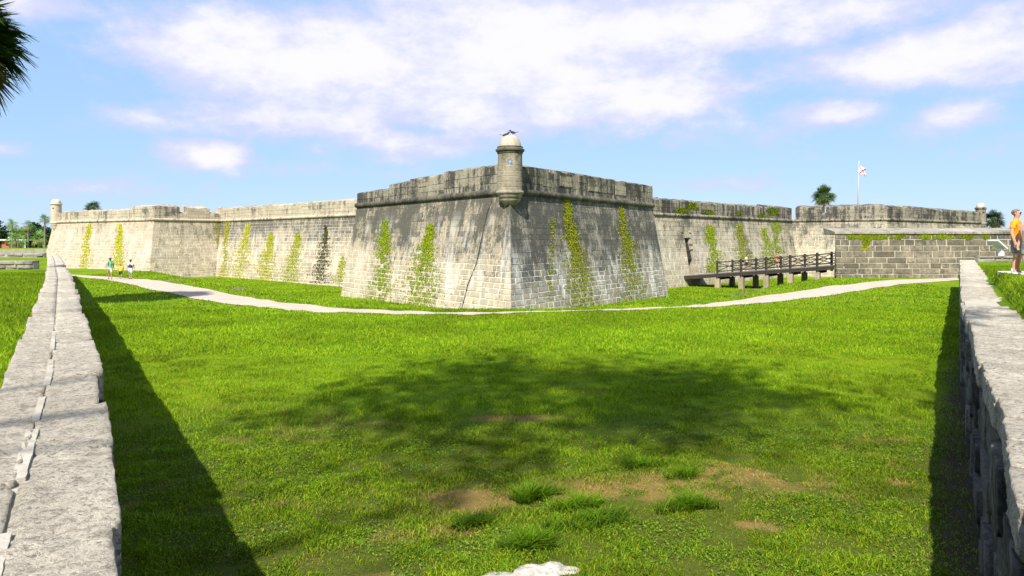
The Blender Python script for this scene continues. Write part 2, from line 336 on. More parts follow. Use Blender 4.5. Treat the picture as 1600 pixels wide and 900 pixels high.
# the land round the moat: a ring from the moat edge out to the horizon
def ring_ground():
    hole = []; off = .45
    for P, sgn in ((LW, -1), (RW, 1)):
        pts = []
        for d in np.linspace(0, poly_len(P), 24):
            (x, y), (dx, dy) = poly_at(P, d); n = (-dy, dx) if sgn < 0 else (dy, -dx)
            if d > .9: pts.append((x+n[0]*off, y+n[1]*off))
        hole.append(pts)
    L, R = hole
    loop = [(.25, -.75)] + R + [(76, 49), (120, 70), (118, 112), (0, 200), (-118, 112), (-92, 110)] + L[::-1]
    Vv = []; Fc = []; n = len(loop)
    def zr(x, y, k):
        if k > 1: return .5 if k == 2 else .2
        if x > 0 and y < 60: return float(1.62+.25*np.interp(y, [6, 14, 22, 34, 46], [0, .9, .95, .5, 0]))
        return 1.60
    c = (0, 40)
    for k, f in enumerate((0, 1, 2, 3)):
        for (x, y) in loop:
            dx, dy = x-c[0], y-c[1]; r = math.hypot(dx, dy)
            if f == 0: p = (x, y)
            elif f == 1: p = (x+dx/r*25, y+dy/r*25)
            elif f == 2: p = (c[0]+dx/r*max(r+120, 260), c[1]+dy/r*max(r+120, 260))
            else: p = (c[0]+dx/r*5000, c[1]+dy/r*5000)
            Vv.append((*p, zr(*p, k)))
    for k in range(3):
        for i in range(n):
            i2 = (i+1) % n; Fc.append((k*n+i, k*n+i2, (k+1)*n+i2, (k+1)*n+i))
    sk = loop[len(R)+1:len(loop)-len(L)+1]; K = len(sk); o = mesh('counterscarp', [(x, y, z) for z in (-3, 1.598) for x, y in [R[-1]]+sk], [(i, i+1, K+1+i+1, K+1+i) for i in range(K)], M_nearmort); tag(o, 'stone retaining face around the far moat', 'wall', kind='structure')
    o = mesh('ground', Vv, Fc, M_lawn); tag(o, 'grassy flat land around the moat reaching the horizon', 'ground', kind='structure')
ring_ground()
# sloping lawn behind each moat wall
def side_lawn(name, P, sgn, label, zf, L1, wid):
    Vv = []; Fc = []; A = []; ds = np.arange(.2, L1, .5); ws = [.40, .85, 1.05, 1.35, 2.3, 3.2, 4.5, 6, 8, 11, 15][:wid]
    for d in ds:
        (x, y), (dx, dy) = poly_at(P, d); n = (-dy, dx) if sgn < 0 else (dy, -dx)
        for q in ws: Vv.append((x+n[0]*q, y+n[1]*q, zf(x+n[0]*q, y+n[1]*q, q)))
    m = len(ws)
    for i in range(len(ds)-1):
        for j in range(m-1):
            f = (i*m+j, i*m+j+1, (i+1)*m+j+1, (i+1)*m+j); Fc.append(f if sgn > 0 else f[::-1])
    o = mesh(name, Vv, [f[::-1] for f in Fc], M_lawn, None, True); tag(o, label, 'lawn', kind='structure'); return o
def zleft(x, y, q): return 1.70+.05*float(vn(x, y, .5, 3))+.06*min(q, 2)/2
def zright(x, y, q):
    bump = float(np.interp(y, [4, 10, 15, 19, 26, 36, 50], [0, .14, .42, .46, .36, .1, -.1]))
    return 1.87+.02*float(vn(x, y, .5, 3))+bump*float(sstep(q, .78, 1.02))
side_lawn('left_lawn', LW, -1, 'green lawn sloping away behind the left moat wall', zleft, poly_len(LW), 11)
side_lawn('right_lawn', RW, 1, 'green lawn rising behind the right moat wall', zright, poly_len(RW), 11)

# path across the lawn, edges read from the photograph and laid on the lawn
PU = [(60,427),(110,429),(160,432),(205,435.5),(250,438.5),(287,445),(350,459),(400,467.5),(437,472.5),(518,480.5),(590,485),(660,487.5),(740,488.8),(800,488.2),(860,487),(940,484.4),(1000,482.2),(1060,479.4),(1103,476),(1155,469),(1222,459),(1300,447),(1400,437.5),(1497,434.3)]
PLo = [(60,430),(110,432),(160,436.5),(205,444.5),(250,455),(300,467.5),(350,475),(400,479.7),(451,485.3),(520,489),(590,491),(660,492),(740,491.8),(800,490.3),(860,488.4),(940,485.8),(1000,483.8),(1060,481.8),(1139,478.4),(1190,474),(1250,468),(1333,456.5),(1400,445.5),(1497,437.5)]
def make_path():
    U = [at(*p) for p in PU]; L = [at(*p) for p in PLo]; n = 220; m = 6
    def rs(P):
        s = np.linspace(0, len(P)-1, n); k = np.arange(len(P)); return np.stack([np.interp(s, k, [p[0] for p in P]), np.interp(s, k, [p[1] for p in P])], -1)
    U = rs(U); L = rs(L); s = np.arange(n)
    U += (vn(s, s*0, .35, 20)-.5)[:, None]*np.array([0, .8]); L += (vn(s, s*0+9, .35, 21)-.5)[:, None]*np.array([0, .7])
    Vv = []
    for i in range(n):
        for j in range(m):
            p = L[i]+(U[i]-L[i])*j/(m-1); Vv.append((p[0], p[1], float(gz(p[0], p[1]))+.022+.02*math.sin(math.pi*j/(m-1))))
    Fc = [(i*m+j, (i+1)*m+j, (i+1)*m+j+1, i*m+j+1) for i in range(n-1) for j in range(m-1)]
    o = mesh('sandy_path', Vv, Fc, M_path, None, True); tag(o, 'pale sandy footpath curving round the bastion', 'path', kind='structure')
    return L, U
PATHL, PATHU = make_path()
def on_path(x, y):
    k = np.interp
    o = np.argsort(PATHL[:, 0]); lo = np.interp(x, PATHL[o, 0], PATHL[o, 1]); o = np.argsort(PATHU[:, 0]); up = np.interp(x, PATHU[o, 0], PATHU[o, 1])
    return (y > lo+.06) & (y < up-.06)

# ------------------------------------------------------------------ block masonry
def block(mb, quad, n, proud, depth=.04, ch=.014):
    """quad: polygon on a wall plane; adds a chamfered stone face standing proud by 'proud'"""
    P = [Vector(p) for p in quad]; c = sum(P, Vector())/len(P); n = Vector(n); k = len(P); V = []
    for off, ins in ((-depth, 0), (proud-ch, 0), (proud, ch*1.3)):
        for p in P:
            d = c-p; L = d.length or 1; V.append(p+n*off+d/L*ins)
    Fc = []
    for r in range(2):
        for i in range(k):
            j = (i+1) % k; Fc.append((r*k+i, r*k+j, (r+1)*k+j, (r+1)*k+i))
    Fc.append(tuple(2*k+i for i in range(k))); mb.add(V, Fc)
def clip(poly, f):
    out = []
    for i in range(len(poly)):
        a, b = poly[i], poly[(i+1) % len(poly)]; fa, fb = f(a), f(b)
        if fa >= 0: out.append(a)
        if fa*fb < 0:
            t = fa/(fa-fb); out.append((a[0]+(b[0]-a[0])*t, a[1]+(b[1]-a[1])*t))
    return out
class Face:
    """a battered wall plane between plan points p0, p1 (at height zc)"""
    def __init__(s, p0, p1, m0, m1, zc, b):
        s.p0 = Vector((*p0, 0)); d = Vector((p1[0]-p0[0], p1[1]-p0[1], 0)); s.L = d.length; s.d = d/s.L
        s.n2 = Vector((s.d.y, -s.d.x, 0)); s.m0, s.m1 = Vector((*m0, 0)), Vector((*m1, 0)); s.zc = zc; s.b = b
        s.n = (s.n2+Vector((0, 0, b))).normalized(); s.rects = []
    def pt(s, t, z): return s.p0+s.d*t+s.n2*((s.zc-z)*s.b)+Vector((0, 0, z))
    def tl(s, z): return s.m0.dot(s.d)*(s.zc-z)*s.b
    def tr(s, z): return s.L+s.m1.dot(s.d)*(s.zc-z)*s.b
    def hit(s, px, py):
        r = ray(px, py); o = Vector((0, 0, CZ)); q = s.pt(0, 0); k = (q-o).dot(s.n)/r.dot(s.n); h = o+r*k
        return (h-s.p0).dot(s.d), h.z, h
    def lay(s, z0, z1, course, lmin, lmax, gap, mb, proud=.02, single=None, nmax=0, smat=None, sparent=None, hole=None, crack=None, sname='stone', ch=.014, gapf=None):
        z = z0; row = 0; cnt = 0
        while z < z1-.12:
            hh = course*random.uniform(.85, 1.18); za, zb = z, min(z+hh, z1)
            if z1-zb < .15: zb = z1
            zm = (za+zb)/2; t = s.tl(zm); end = s.tr(zm); first = True; row += 1
            g = gap if gapf is None else gap*gapf(zm)
            while t < end-.05:
                ln = random.uniform(lmin, lmax)*(.5 if first and row % 2 else 1); t1 = t+ln
                last = t1 > end-lmin*.55
                if last: t1 = end
                q = [(t+g/2, za+g/2), (t1-g/2, za+g/2), (t1-g/2, zb-g/2), (t+g/2, zb-g/2)]
                if first: q[0] = (s.tl(q[0][1]), q[0][1]); q[3] = (s.tl(q[3][1]), q[3][1])
                if last: q[1] = (s.tr(q[1][1]), q[1][1]); q[2] = (s.tr(q[2][1]), q[2][1])
                if not first and not last: q = [(a+random.uniform(-.3, .3)*g, b_+random.uniform(-.25, .25)*g) for a, b_ in q]
                polys = [q]
                if hole and t1 > hole[0] and t < hole[1] and zb > hole[2] and za < hole[3]:
                    polys = []
                    if t < hole[0]-.08: polys.append(clip(q, lambda p: hole[0]-p[0]))
                    if t1 > hole[1]+.08: polys.append(clip(q, lambda p: p[0]-hole[1]))
                    if not polys and zm > hole[3]-.05: polys = [clip(q, lambda p: p[1]-hole[3])]
                if crack:
                    zs = [c[1] for c in crack]
                    if min(zs)-.1 < zm < max(zs)+.1:
                        oc = sorted(crack, key=lambda c: c[1]); tz = [c[1] for c in oc]; tt = [c[0] for c in oc]; ww = [c[2] for c in oc]
                        ct = lambda zz: float(np.interp(zz, tz, tt)); wd = float(np.interp(zm, tz, ww))
                        if t < ct(zm)+.3 and t1 > ct(zm)-.3:
                            np_ = []
                            for pl in polys:
                                for sg in (1, -1):
                                    r_ = clip(pl, lambda p: sg*(p[0]-ct(p[1]))-wd/2)
                                    if len(r_) > 2: np_.append(r_)
                            polys = np_
                for pl in polys:
                    if len(pl) < 3: continue
                    s.rects.append((min(p[0] for p in pl)+.01, max(p[0] for p in pl)-.01, za+g/2, zb-g/2))
                    pr = proud*random.uniform(.55, 1.35)*(1 if gapf is None else .3+.7*gapf(zm)); pts = [s.pt(*p) for p in pl]
                    if single and cnt < nmax and single(zm):
                        one = MB(); c = sum(pts, Vector())/len(pts); block(one, [p-c for p in pts], s.n, pr, ch=ch)
                        me = bpy.data.meshes.new(sname); me.from_pydata(one.V, [], one.F); me.update()
                        o = link(sname, me, smat, sparent); o.location = c; cnt += 1
                    else: block(mb, pts, s.n, pr, ch=ch)
                t = t1; first = False
            z = zb
        return cnt
    def backing(s, z0, z1, mb, hole=None, inset=0.):
        nn = -s.n*inset
        def quad(a, b, c, d): mb.add([s.pt(*p)+nn for p in (a, b, c, d)], [(0, 1, 2, 3)], .5)
        if not hole: quad((s.tl(z0), z0), (s.tr(z0), z0), (s.tr(z1), z1), (s.tl(z1), z1)); return
        h0, h1, ha, hb = hole
        quad((s.tl(z0), z0), (h0, z0), (h0, z1), (s.tl(z1), z1)); quad((h1, z0), (s.tr(z0), z0), (s.tr(z1), z1), (h1, z1))
        quad((h0, hb), (h1, hb), (h1, z1), (h0, z1))
        if ha > z0: quad((h0, z0), (h1, z0), (h1, ha), (h0, ha))

# ------------------------------------------------------------------ the fort
ZC = 5.72; BT = .165; ZB = -1.9
PLAN = [(-64.4,98), (-43.7,85.1), (-38.0,91.0), (-9.7,63.9), (-11.25,50.7), (-.1,35.6), (10.2,50.7), (9.6,63.3), (36.5,91.0), (45.7,85.1), (69,102), (58,125), (0,170), (-55,122)]
N = len(PLAN); SEGN = []
for i in range(N):
    a, b = Vector(PLAN[i]), Vector(PLAN[(i+1) % N]); d = (b-a).normalized(); SEGN.append(Vector((d.y, -d.x)))
MIT = []
for i in range(N):
    n1, n2 = SEGN[i-1], SEGN[i]; MIT.append((n1+n2)/max(.3, 1+n1.dot(n2)))
FACES = [Face(PLAN[i], PLAN[(i+1) % N], MIT[i], MIT[(i+1) % N], ZC, BT) for i in range(N)]
fort = empty('stone_fort', (0, 40, 0), 0, 'weathered grey stone star fort with battered bastions, moss streaks and sentry turrets', 'fort')
def part(o): 
    o.parent = fort; o.matrix_parent_inverse = Matrix.Translation((0, -40, 0)); return o
NAMES = ['bastion_wall','bastion_flank','curtain_wall','bastion_flank','bastion_wall','bastion_wall','bastion_flank','curtain_wall','bastion_flank','bastion_wall','rear_wall','rear_wall','rear_wall','rear_wall']
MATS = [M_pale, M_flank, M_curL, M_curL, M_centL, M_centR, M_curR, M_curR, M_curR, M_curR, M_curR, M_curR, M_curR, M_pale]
LAB = {0: 'pale sunlit bastion wall', 1: 'brown shaded flank with courses of block', 4: 'sunlit bastion wall with a long crack', 5: 'grey shaded bastion wall with white lime joints'}
# gate in the right curtain
t0, z0_, _ = FACES[7].hit(1069.5, 372); t1, z1_, _ = FACES[7].hit(1084.5, 429)
GATE = (t0, t1, z1_-.02, z0_)
crk = [(771,308,.05),(767,318,.06),(762,331,.13),(757,352,.07),(752,376,.09),(749,392,.12),(745,411,.10),(739,426,.07),(731,445,.12),(727,462,.08),(721,484,.09)]
CRACK = []
for x, y, wd in crk:
    t, z, h = FACES[4].hit(x, y); CRACK.append((t, z, wd))
for i, f in enumerate(FACES):
    mort = {4: M_mort, 5: M_mortR}.get(i, M_mort_pale if i in (0, 1, 2, 3) else M_mort)
    hole = GATE if i == 7 else None
    bk = MB(); f.backing(ZB, ZC, bk, hole); core = part(bk.build(NAMES[i], mort)); core['label'] = LAB.get(i, 'weathered fort wall')
    if i >= 10: continue
    mb = MB(); top = ZC-.05
    if i in (4, 5):
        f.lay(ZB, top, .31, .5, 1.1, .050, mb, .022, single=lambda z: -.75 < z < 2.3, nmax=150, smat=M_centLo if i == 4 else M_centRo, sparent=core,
              crack=CRACK if i == 4 else None, gapf=lambda z: float(np.interp(z, [1.3, 3.2], [1, .12])))
    elif i in (3, 6): f.lay(ZB, top, .5, .8, 1.6, .05, mb, .02)
    else: f.lay(ZB, top, .36 if i < 3 else .42, .6, 1.35, .055 if i < 3 else .05, mb, .02, hole=hole, gapf=lambda z: float(np.interp(z, [2.5, 4.6], [1, .5])))
    o = mb.build('stone_courses', MATS[i], core, kind='stuff')
cm = MB()                                                       # near-black strip painting the shade deep in the crack
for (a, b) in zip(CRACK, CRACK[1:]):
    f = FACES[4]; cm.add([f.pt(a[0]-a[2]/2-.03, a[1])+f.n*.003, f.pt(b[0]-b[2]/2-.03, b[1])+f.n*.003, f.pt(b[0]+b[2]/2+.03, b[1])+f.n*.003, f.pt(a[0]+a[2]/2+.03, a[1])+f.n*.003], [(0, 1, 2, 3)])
part(cm.build('wall_crack_shade', M_crackshade))
# gate passage
f = FACES[7]; gp = MB(); inn = -f.n2*5
A = [f.pt(GATE[0], GATE[2]), f.pt(GATE[1], GATE[2]), f.pt(GATE[1], GATE[3]), f.pt(GATE[0], GATE[3])]; B = [p+inn for p in A]
for k in range(4): gp.add([A[k], A[(k+1) % 4], B[(k+1) % 4], B[k]], [(0, 1, 2, 3)])
gate = part(gp.build('gateway', M_pier)); gate['label'] = 'narrow gateway through the curtain wall'
gd = MB(); gd.add([p for p in B], [(0, 1, 2, 3)]); gd.build('gate_door', M_dark, gate)
gl = MB(); gx = FACES[7]
for (ta, tb, za, zb) in ((GATE[0]-.25, GATE[1]+.25, GATE[3], GATE[3]+.28), (GATE[0]-.55, GATE[0]-.1, GATE[3]+.55, GATE[3]+.75), (GATE[1]+.1, GATE[1]+.55, GATE[3]+.55, GATE[3]+.75)):
    block(gl, [gx.pt(ta, za), gx.pt(tb, za), gx.pt(tb, zb), gx.pt(ta, zb)], gx.n, .10, .1)
gl.build('gate_lintel', M_curR, gate)
gb = MB(); mid = [p+inn*.03 for p in A]; hz = GATE[3]-GATE[2]
gb.add([mid[0]+Vector((0,0,hz*.78)), mid[1]+Vector((0,0,hz*.78)), mid[1]+Vector((0,0,hz*.85)), mid[0]+Vector((0,0,hz*.85))], [(0,1,2,3)])
gb.build('gate_bar', M_woodl, gate)
lf = MB(); mid = [p+inn*.05 for p in A]; lf.add([mid[0]+Vector((0,0,hz*.42)), mid[1]+Vector((0,0,hz*.42)), mid[2], mid[3]], [(0,1,2,3)]); lf.build('gate_shade', M_wood, gate)  # dark sheet standing in for the lintel's shadow in the upper opening
# cordon: half-round string course
for i in range(10):
    a, b = PLAN[i], PLAN[(i+1) % N]; cb = MB(); r = .19; V = []; K = 9
    for (p, m_) in ((a, MIT[i]), (b, MIT[(i+1) % N])):
        for k in range(K):
            t = math.pi*k/(K-1); o = math.sin(t)*r+.005; V.append((p[0]+m_.x*o, p[1]+m_.y*o, ZC+.08-math.cos(t)*r*.95))
    cb.add(V, [(k, K+k, K+k+1, k+1) for k in range(K-1)])
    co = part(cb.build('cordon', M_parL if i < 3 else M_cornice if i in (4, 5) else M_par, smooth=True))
# parapet pieces per face: (from, to, top)
ZP = 7.18
def pxt(i, x): return FACES[i].hit(x, 320)[0]
PAR = {0: [(0, pxt(0,100), 7.05), (pxt(0,100), pxt(0,210), 7.08), (pxt(0,210), FACES[0].L, 7.42)],
       1: [(0, pxt(1,279), 7.45), (pxt(1,279), pxt(1,290), 6.6), (pxt(1,290), pxt(1,326), 7.36), (pxt(1,326), pxt(1,344), 6.75), (pxt(1,344), FACES[1].L, 7.3)],
       2: [(0, FACES[2].L*.3, 7.32), (FACES[2].L*.3, FACES[2].L*.52, 7.27), (FACES[2].L*.52, FACES[2].L, 7.30)],
       3: [(0, FACES[3].L, 6.7)],
       4: [(0, pxt(4,608), 6.66), (pxt(4,608), pxt(4,640), 7.0), (pxt(4,640), pxt(4,692), 7.12), (pxt(4,692), pxt(4,776), 7.22), (pxt(4,776), FACES[4].L, 7.16)],
       5: [(0, pxt(5,848), 7.16), (pxt(5,848), pxt(5,868), 7.08), (pxt(5,868), FACES[5].L, 7.2)],
       6: [(0, FACES[6].L, 7.2)],
       7: [(0, FACES[7].L*.5, 7.25), (FACES[7].L*.5, pxt(7,1196), 7.28), (pxt(7,1196), FACES[7].L-.05, 7.42)],
       8: [(.45, pxt(8,1284), 7.5), (pxt(8,1284), pxt(8,1291), 6.5), (pxt(8,1291), FACES[8].L, 7.5)],
       9: [(0, pxt(9,1450), 7.42), (pxt(9,1450), pxt(9,1490), 7.36), (pxt(9,1490), FACES[9].L, 7.3)]}
for i, pcs in PAR.items():
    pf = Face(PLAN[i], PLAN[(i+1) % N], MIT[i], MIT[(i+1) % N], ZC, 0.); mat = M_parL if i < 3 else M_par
    for (a, b, zt) in pcs:
        pb = MB(); n2 = pf.n2; th = 1.5; e0 = a <= 0; e1 = b >= pf.L-1e-3
        P0, P1 = pf.pt(a, 0), pf.pt(b, 0)
        i0 = P0-Vector((*MIT[i], 0))*th if e0 else P0-n2*th; i1 = P1-Vector((*MIT[(i+1) % N], 0))*th if e1 else P1-n2*th
        zb = ZC+.1
        prev = zt; K = max(2, int((b-a)/.45)); xs_ = np.linspace(0, 1, K+1)
        tops = [zt+.07*(random.random()-.5)+.04*math.sin(j*1.7) for j in range(K+1)]
        V = []
        for j in range(K+1):
            q = P0.lerp(P1, xs_[j]); r = i0.lerp(i1, xs_[j])
            V += [(q.x, q.y, zb), (q.x, q.y, tops[j]), (r.x, r.y, tops[j]+.30), (r.x, r.y, zb)]
        Fc = [(j*4+k, (j+1)*4+k, (j+1)*4+(k+1) % 4, j*4+(k+1) % 4) for j in range(K) for k in range(3)] + [(0, 1, 2, 3), (K*4+3, K*4+2, K*4+1, K*4)]
        pb.add(V, Fc, .5); po = part(pb.build('parapet', mat))
        # rough facing stones
        sb = MB(); z = zb
        while z < zt-.25:
            hh = random.uniform(.34, .48); zz = min(z+hh, zt-.06); t = a+.03
            while t < b-.08:
                ln = random.uniform(.7, 1.5); t2 = min(t+ln, b-.03)
                if b-t2 < .3: t2 = b-.03
                block(sb, [pf.pt(t+.012, z+.012), pf.pt(t2-.012, z+.012), pf.pt(t2-.012, zz-.012), pf.pt(t+.012, zz-.012)], pf.n, random.uniform(.008, .035), .03, ch=.012); t = t2
            z = zz
        so_ = sb.build('facing_stones', mat, po, kind='stuff')
# blocked-up embrasures on the central bastion: pale infill slabs
for (fi, x0, x1, y0, y1) in ((5, 874, 893, 270, 293), (5, 919, 937, 278, 300), (5, 961, 977, 288, 306), (4, 655, 668, 277, 291)):
    pf = Face(PLAN[fi], PLAN[fi+1], MIT[fi], MIT[fi+1], ZC, 0.)
    a = pf.hit(x0, y0); b = pf.hit(x1, y1); e = MB(); zt = min(max(a[1], b[1]), 7.05); zb = min(a[1], b[1])
    z = zb
    while z < zt-.1:
        z2 = min(z+.3, zt); block(e, [pf.pt(a[0], z), pf.pt(b[0], z), pf.pt(b[0], z2-.01), pf.pt(a[0], z2-.01)], pf.n, .05+random.random()*.015, .03); z = z2
    part(e.build('embrasure_infill', M_curR if fi == 5 else M_centL))
# gun deck
dk = [(p[0]-m.x*1.2, p[1]-m.y*1.2, 5.85) for p, m in zip(PLAN, MIT)]
from mathutils.geometry import tessellate_polygon
part(mesh('gun_deck', dk, [tuple(t) for t in tessellate_polygon([[Vector(v) for v in dk]])], M_parL))

def turret(cx, cy, s, zs, mb_, md, mc, lab, segs=36, quoin=True):
    """zs: corbel bottom, cordon, body top, cornice top, dome top"""
    zb, z0, z1, z2, z3 = zs; r = .635*s
    zw = z1-.62*s; nc = 5; prof = [(r, z0-.15)]
    for k in range(nc):
        zz = z0+(zw-z0)*(k+1)/nc; prof += [(r, zz-.05), (r*.975, zz-.03), (r*.975, zz-.015), (r*random.uniform(.985, 1.), zz)]
    ri = len(prof)-1; prof += [(r*.985, z1-.38*s), (r*.98, z1)]
    skip = {(ri, int(segs*.75)), (ri, int(segs*.75)-1)} | {(ri+j, k) for j in (0, 1) for k in range(int(segs*.25)-4, int(segs*.25)+4)}
    b = MB(); b.lathe(prof, segs, (0, 0, 0), skip); body = b.build('sentry_turret', mb_, None, False); body.location = (cx, cy, 0)
    md_ = body.modifiers.new('shell', 'SOLIDIFY'); md_.thickness = .14; md_.offset = -1
    body['label'] = lab; part(body)
    c = MB(); h = z0-zb; c.lathe([(.02, zb-.02), (r*.46, zb), (r*.55, zb+h*.16), (r*.80, zb+h*.36), (r*.84, zb+h*.44), (r*.84, zb+h*.58), (r*.93, zb+h*.62), (r*.98, zb+h*.74), (r*.98, zb+h*.85), (r*1.1, zb+h*.9), (r*1.13, zb+h), (r*1.1, zb+h*1.12), (r*.9, zb+h*1.16)], segs)
    k = c.build('corbel', mb_, body, True)
    c = MB(); h = z2-z1; c.lathe([(r*.9, z1-.02), (r*1.03, z1), (r*1.06, z1+h*.25), (r*1.17, z1+h*.38), (r*1.17, z1+h*.62), (r*1.08, z1+h*.7), (r*1.02, z1+h*.85), (r*1.05, z1+h), (r*.5, z1+h*1.05)], segs)
    c.build('cornice', mc, body, False)
    c = MB(); rd = r*.90; hd = z3-z2; c.lathe([(rd*math.cos(t)**.85, z2+hd*math.sin(t)) for t in np.linspace(0, math.pi/2-.04, 9)]+[(.01, z3)], segs)
    c.build('dome', md, body, True)
    return body
S = PLAN[5]
turret(-.1, 35.72, 1., (5.05, 5.72, 7.71, 8.06, 8.68), M_turret, M_dome, M_cornice, 'round sentry turret with white dome on the nearest bastion')
turret(-64.4+.5, 98-.2, 1.05, (4.6, 5.72, 8.2, 8.45, 9.05), M_turretp, M_turretp, M_turretp, 'pale round sentry turret on the far left bastion')
turret(69-.6, 102-.2, 1.05, (4.6, 5.72, 7.75, 8.05, 8.72), M_turret, M_dome, M_par, 'small sentry turret on the far right bastion')

# ------------------------------------------------------------------ ravelin on the right
R0 = (28.3, 61.0); R1 = (64., 60.0); R2 = (38.5, 71.6)
ZRT = 3.86; rav = empty('stone_ravelin', (40, 61, 0), 0, 'low ravelin of large grey blocks with pale joints and sloping coping', 'outwork')
def rpart(o): o.parent = rav; o.matrix_parent_inverse = Matrix.Translation((-40, -61, 0)); return o
fr = Face(R0, R1, (0, 0), (0, 0), ZRT, .03); fl_ = Face(R2, R0, (0, 0), (0, 0), ZRT, .03)
for ff, nm in ((fr, 'front_wall'), (fl_, 'side_wall')):
    bk = MB(); ff.backing(-1.6, ZRT, bk); c = rpart(bk.build(nm, M_mort_rav)); mb = MB()
    ff.lay(-.1 if ff is fr else -1.5, ZRT-.02, .50, .6, 2.0, .07, mb, .04, single=lambda z: True, nmax=260, smat=M_rav, sparent=c, ch=.02)
    if mb.V: mb.build('stone_courses', M_rav, c, kind='stuff')
t = -.15
while t < fr.L-.3:
    ln = random.uniform(1.1, 2.0); t2 = min(t+ln, fr.L); cp = MB(); dz = random.uniform(-.02, .02)
    P = [(.14, ZRT-.02+dz), (.14, ZRT+.16+dz), (-.5, ZRT+.27+dz), (-2.2, ZRT+.52), (-2.2, ZRT-.1)]
    V = []
    for tt in (t+.012, t2-.012):
        for o, z in P: q = fr.p0+fr.d*tt+fr.n2*o; V.append((q.x, q.y, z))
    cp.add(V, [(k, (k+1) % 5, 5+(k+1) % 5, 5+k) for k in range(5)]+[(4, 3, 2, 1, 0), (5, 6, 7, 8, 9)])
    rpart(cp.build('coping_stone', M_cope)); t = t2
cb = MB(); q = [fr.pt(0, 0), fr.pt(fr.L, 0)]; cb.add([(29.6, 63, ZRT+.4), (64, 62.1, ZRT+.4), (64, 82, ZRT+.35), (39, 71.8, ZRT+.35)], [(0, 1, 2, 3)]); rpart(cb.build('terreplein', M_cope))

# ------------------------------------------------------------------ bridge
tg = (GATE[0]+GATE[1])/2; G = FACES[7].pt(tg, GATE[2]); E = Vector((R0[0]+1.9*.696, R0[1]+1.9*.718, 1.12))
bdir = (Vector((E.x, E.y, 0))-Vector((G.x, G.y, 0))); BL_ = bdir.length; bdir.normalize(); bp = Vector((-bdir.y, bdir.x, 0)); BWd = 3.3
bridge = empty('timber_bridge', (G.x, G.y, G.z), 0, 'dark timber footbridge with cross braced rails on stone piers', 'bridge')
def bpart(o): o.parent = bridge; o.matrix_parent_inverse = Matrix.Translation(-Vector((G.x, G.y, G.z))); return o
def bpt(s, w, dz=0): return Vector((G.x, G.y, 0))+bdir*s+bp*w+Vector((0, 0, G.z+(E.z-G.z)*s/BL_+dz))
def s_of_px(x, w):
    best = min((abs(800+F*bpt(s, w).x/bpt(s, w).y-x), s) for s in np.arange(0, BL_+2, .02)); return best[1]
s = -.6; pln = bpy.data.meshes.new('deck_plank'); 
one = MB(); one.box(-.11, .11, -BWd/2, BWd/2, -.05, 0); pln.from_pydata(one.V, [], one.F)
ang = math.atan2(bdir.y, bdir.x); tilt = math.atan2(E.z-G.z, BL_); RB = Matrix.Rotation(ang, 4, 'Z') @ Matrix.Rotation(-tilt, 4, 'Y')
while s < BL_+.3:
    o = link('deck_plank', pln, M_woodl); o.matrix_world = Matrix.Translation(bpt(s, 0, random.uniform(-.006, .006))) @ RB; bpart(o); s += .235
for wv in (-BWd/2+.1, -.5, .5, BWd/2-.1):
    m_ = MB(); m_.beam(bpt(-.5, wv, -.22), bpt(BL_+.2, wv, -.22), .2, .32); bpart(m_.build('stringer', M_wood))
nearx = [1121, 1158, 1197, 1235, 1277]; farx = [1144.5, 1181.6, 1220, 1257.6, 1299.4]
for side, xs_ in ((-1, nearx), (1, farx)):
    wv = side*(BWd/2-.06); ss = [s_of_px(x, wv) for x in xs_]
    if side == -1: ss.append(min(ss[-1]+3.0, BL_))
    for k, s in enumerate(ss):
        m_ = MB(); m_.beam(bpt(s, wv, -.55 if k % 1 == 0 else 0), bpt(s, wv, 1.22), .17, .17, (1, 0, 0)); bpart(m_.build('rail_post', M_wood))
    for a, b in zip(ss, ss[1:]):
        for dz, hh in ((1.06, .10), (.18, .09)):
            m_ = MB(); m_.beam(bpt(a, wv, dz), bpt(b, wv, dz), .08, hh); bpart(m_.build('handrail' if dz > 1 else 'bottom_rail', M_wood))
        for dz0, dz1, ofs in ((.2, 1.02, .0), (1.02, .2, .075)):
            m_ = MB(); m_.beam(bpt(a, wv-ofs*side, dz0), bpt(b, wv-ofs*side, dz1), .065, .07); bpart(m_.build('cross_brace', M_wood))
        m_ = MB(); m_.beam(bpt(a, wv+.08, .62), bpt(b, wv+.08, .62), .06, .07); bpart(m_.build('mid_rail', M_wood))
    for k, s in enumerate(ss[:-1] if side == -1 else ss[:-1]):
        p = bpt(s, wv-side*.12); zf = -1.6; top = p.z-.5
        if top-zf < .2: continue
        m_ = MB(); hw = .22
        prof = [(hw*1.15, zf), (hw*1.08, zf+.3), (hw, top-.15), (hw*.98, top)]
        V = []; R_ = Matrix.Rotation(ang, 3, 'Z')
        for r_, z in prof:
            for cx, cy in ((-1,-1),(1,-1),(1,1),(-1,1)):
                v = R_ @ Vector((cx*r_, cy*r_, 0)); V.append((p.x+v.x, p.y+v.y, z))
        m_.add(V, [(i*4+k_, i*4+(k_+1) % 4, (i+1)*4+(k_+1) % 4, (i+1)*4+k_) for i in range(3) for k_ in range(4)]+[(12, 13, 14, 15)])
        bpart(m_.build('stone_pier', M_pier))
        m_ = MB(); m_.beam(bpt(s, wv, -.5), bpt(s, -wv, -.5), .24, .26); 
        if side == -1: bpart(m_.build('cross_beam', M_wood))
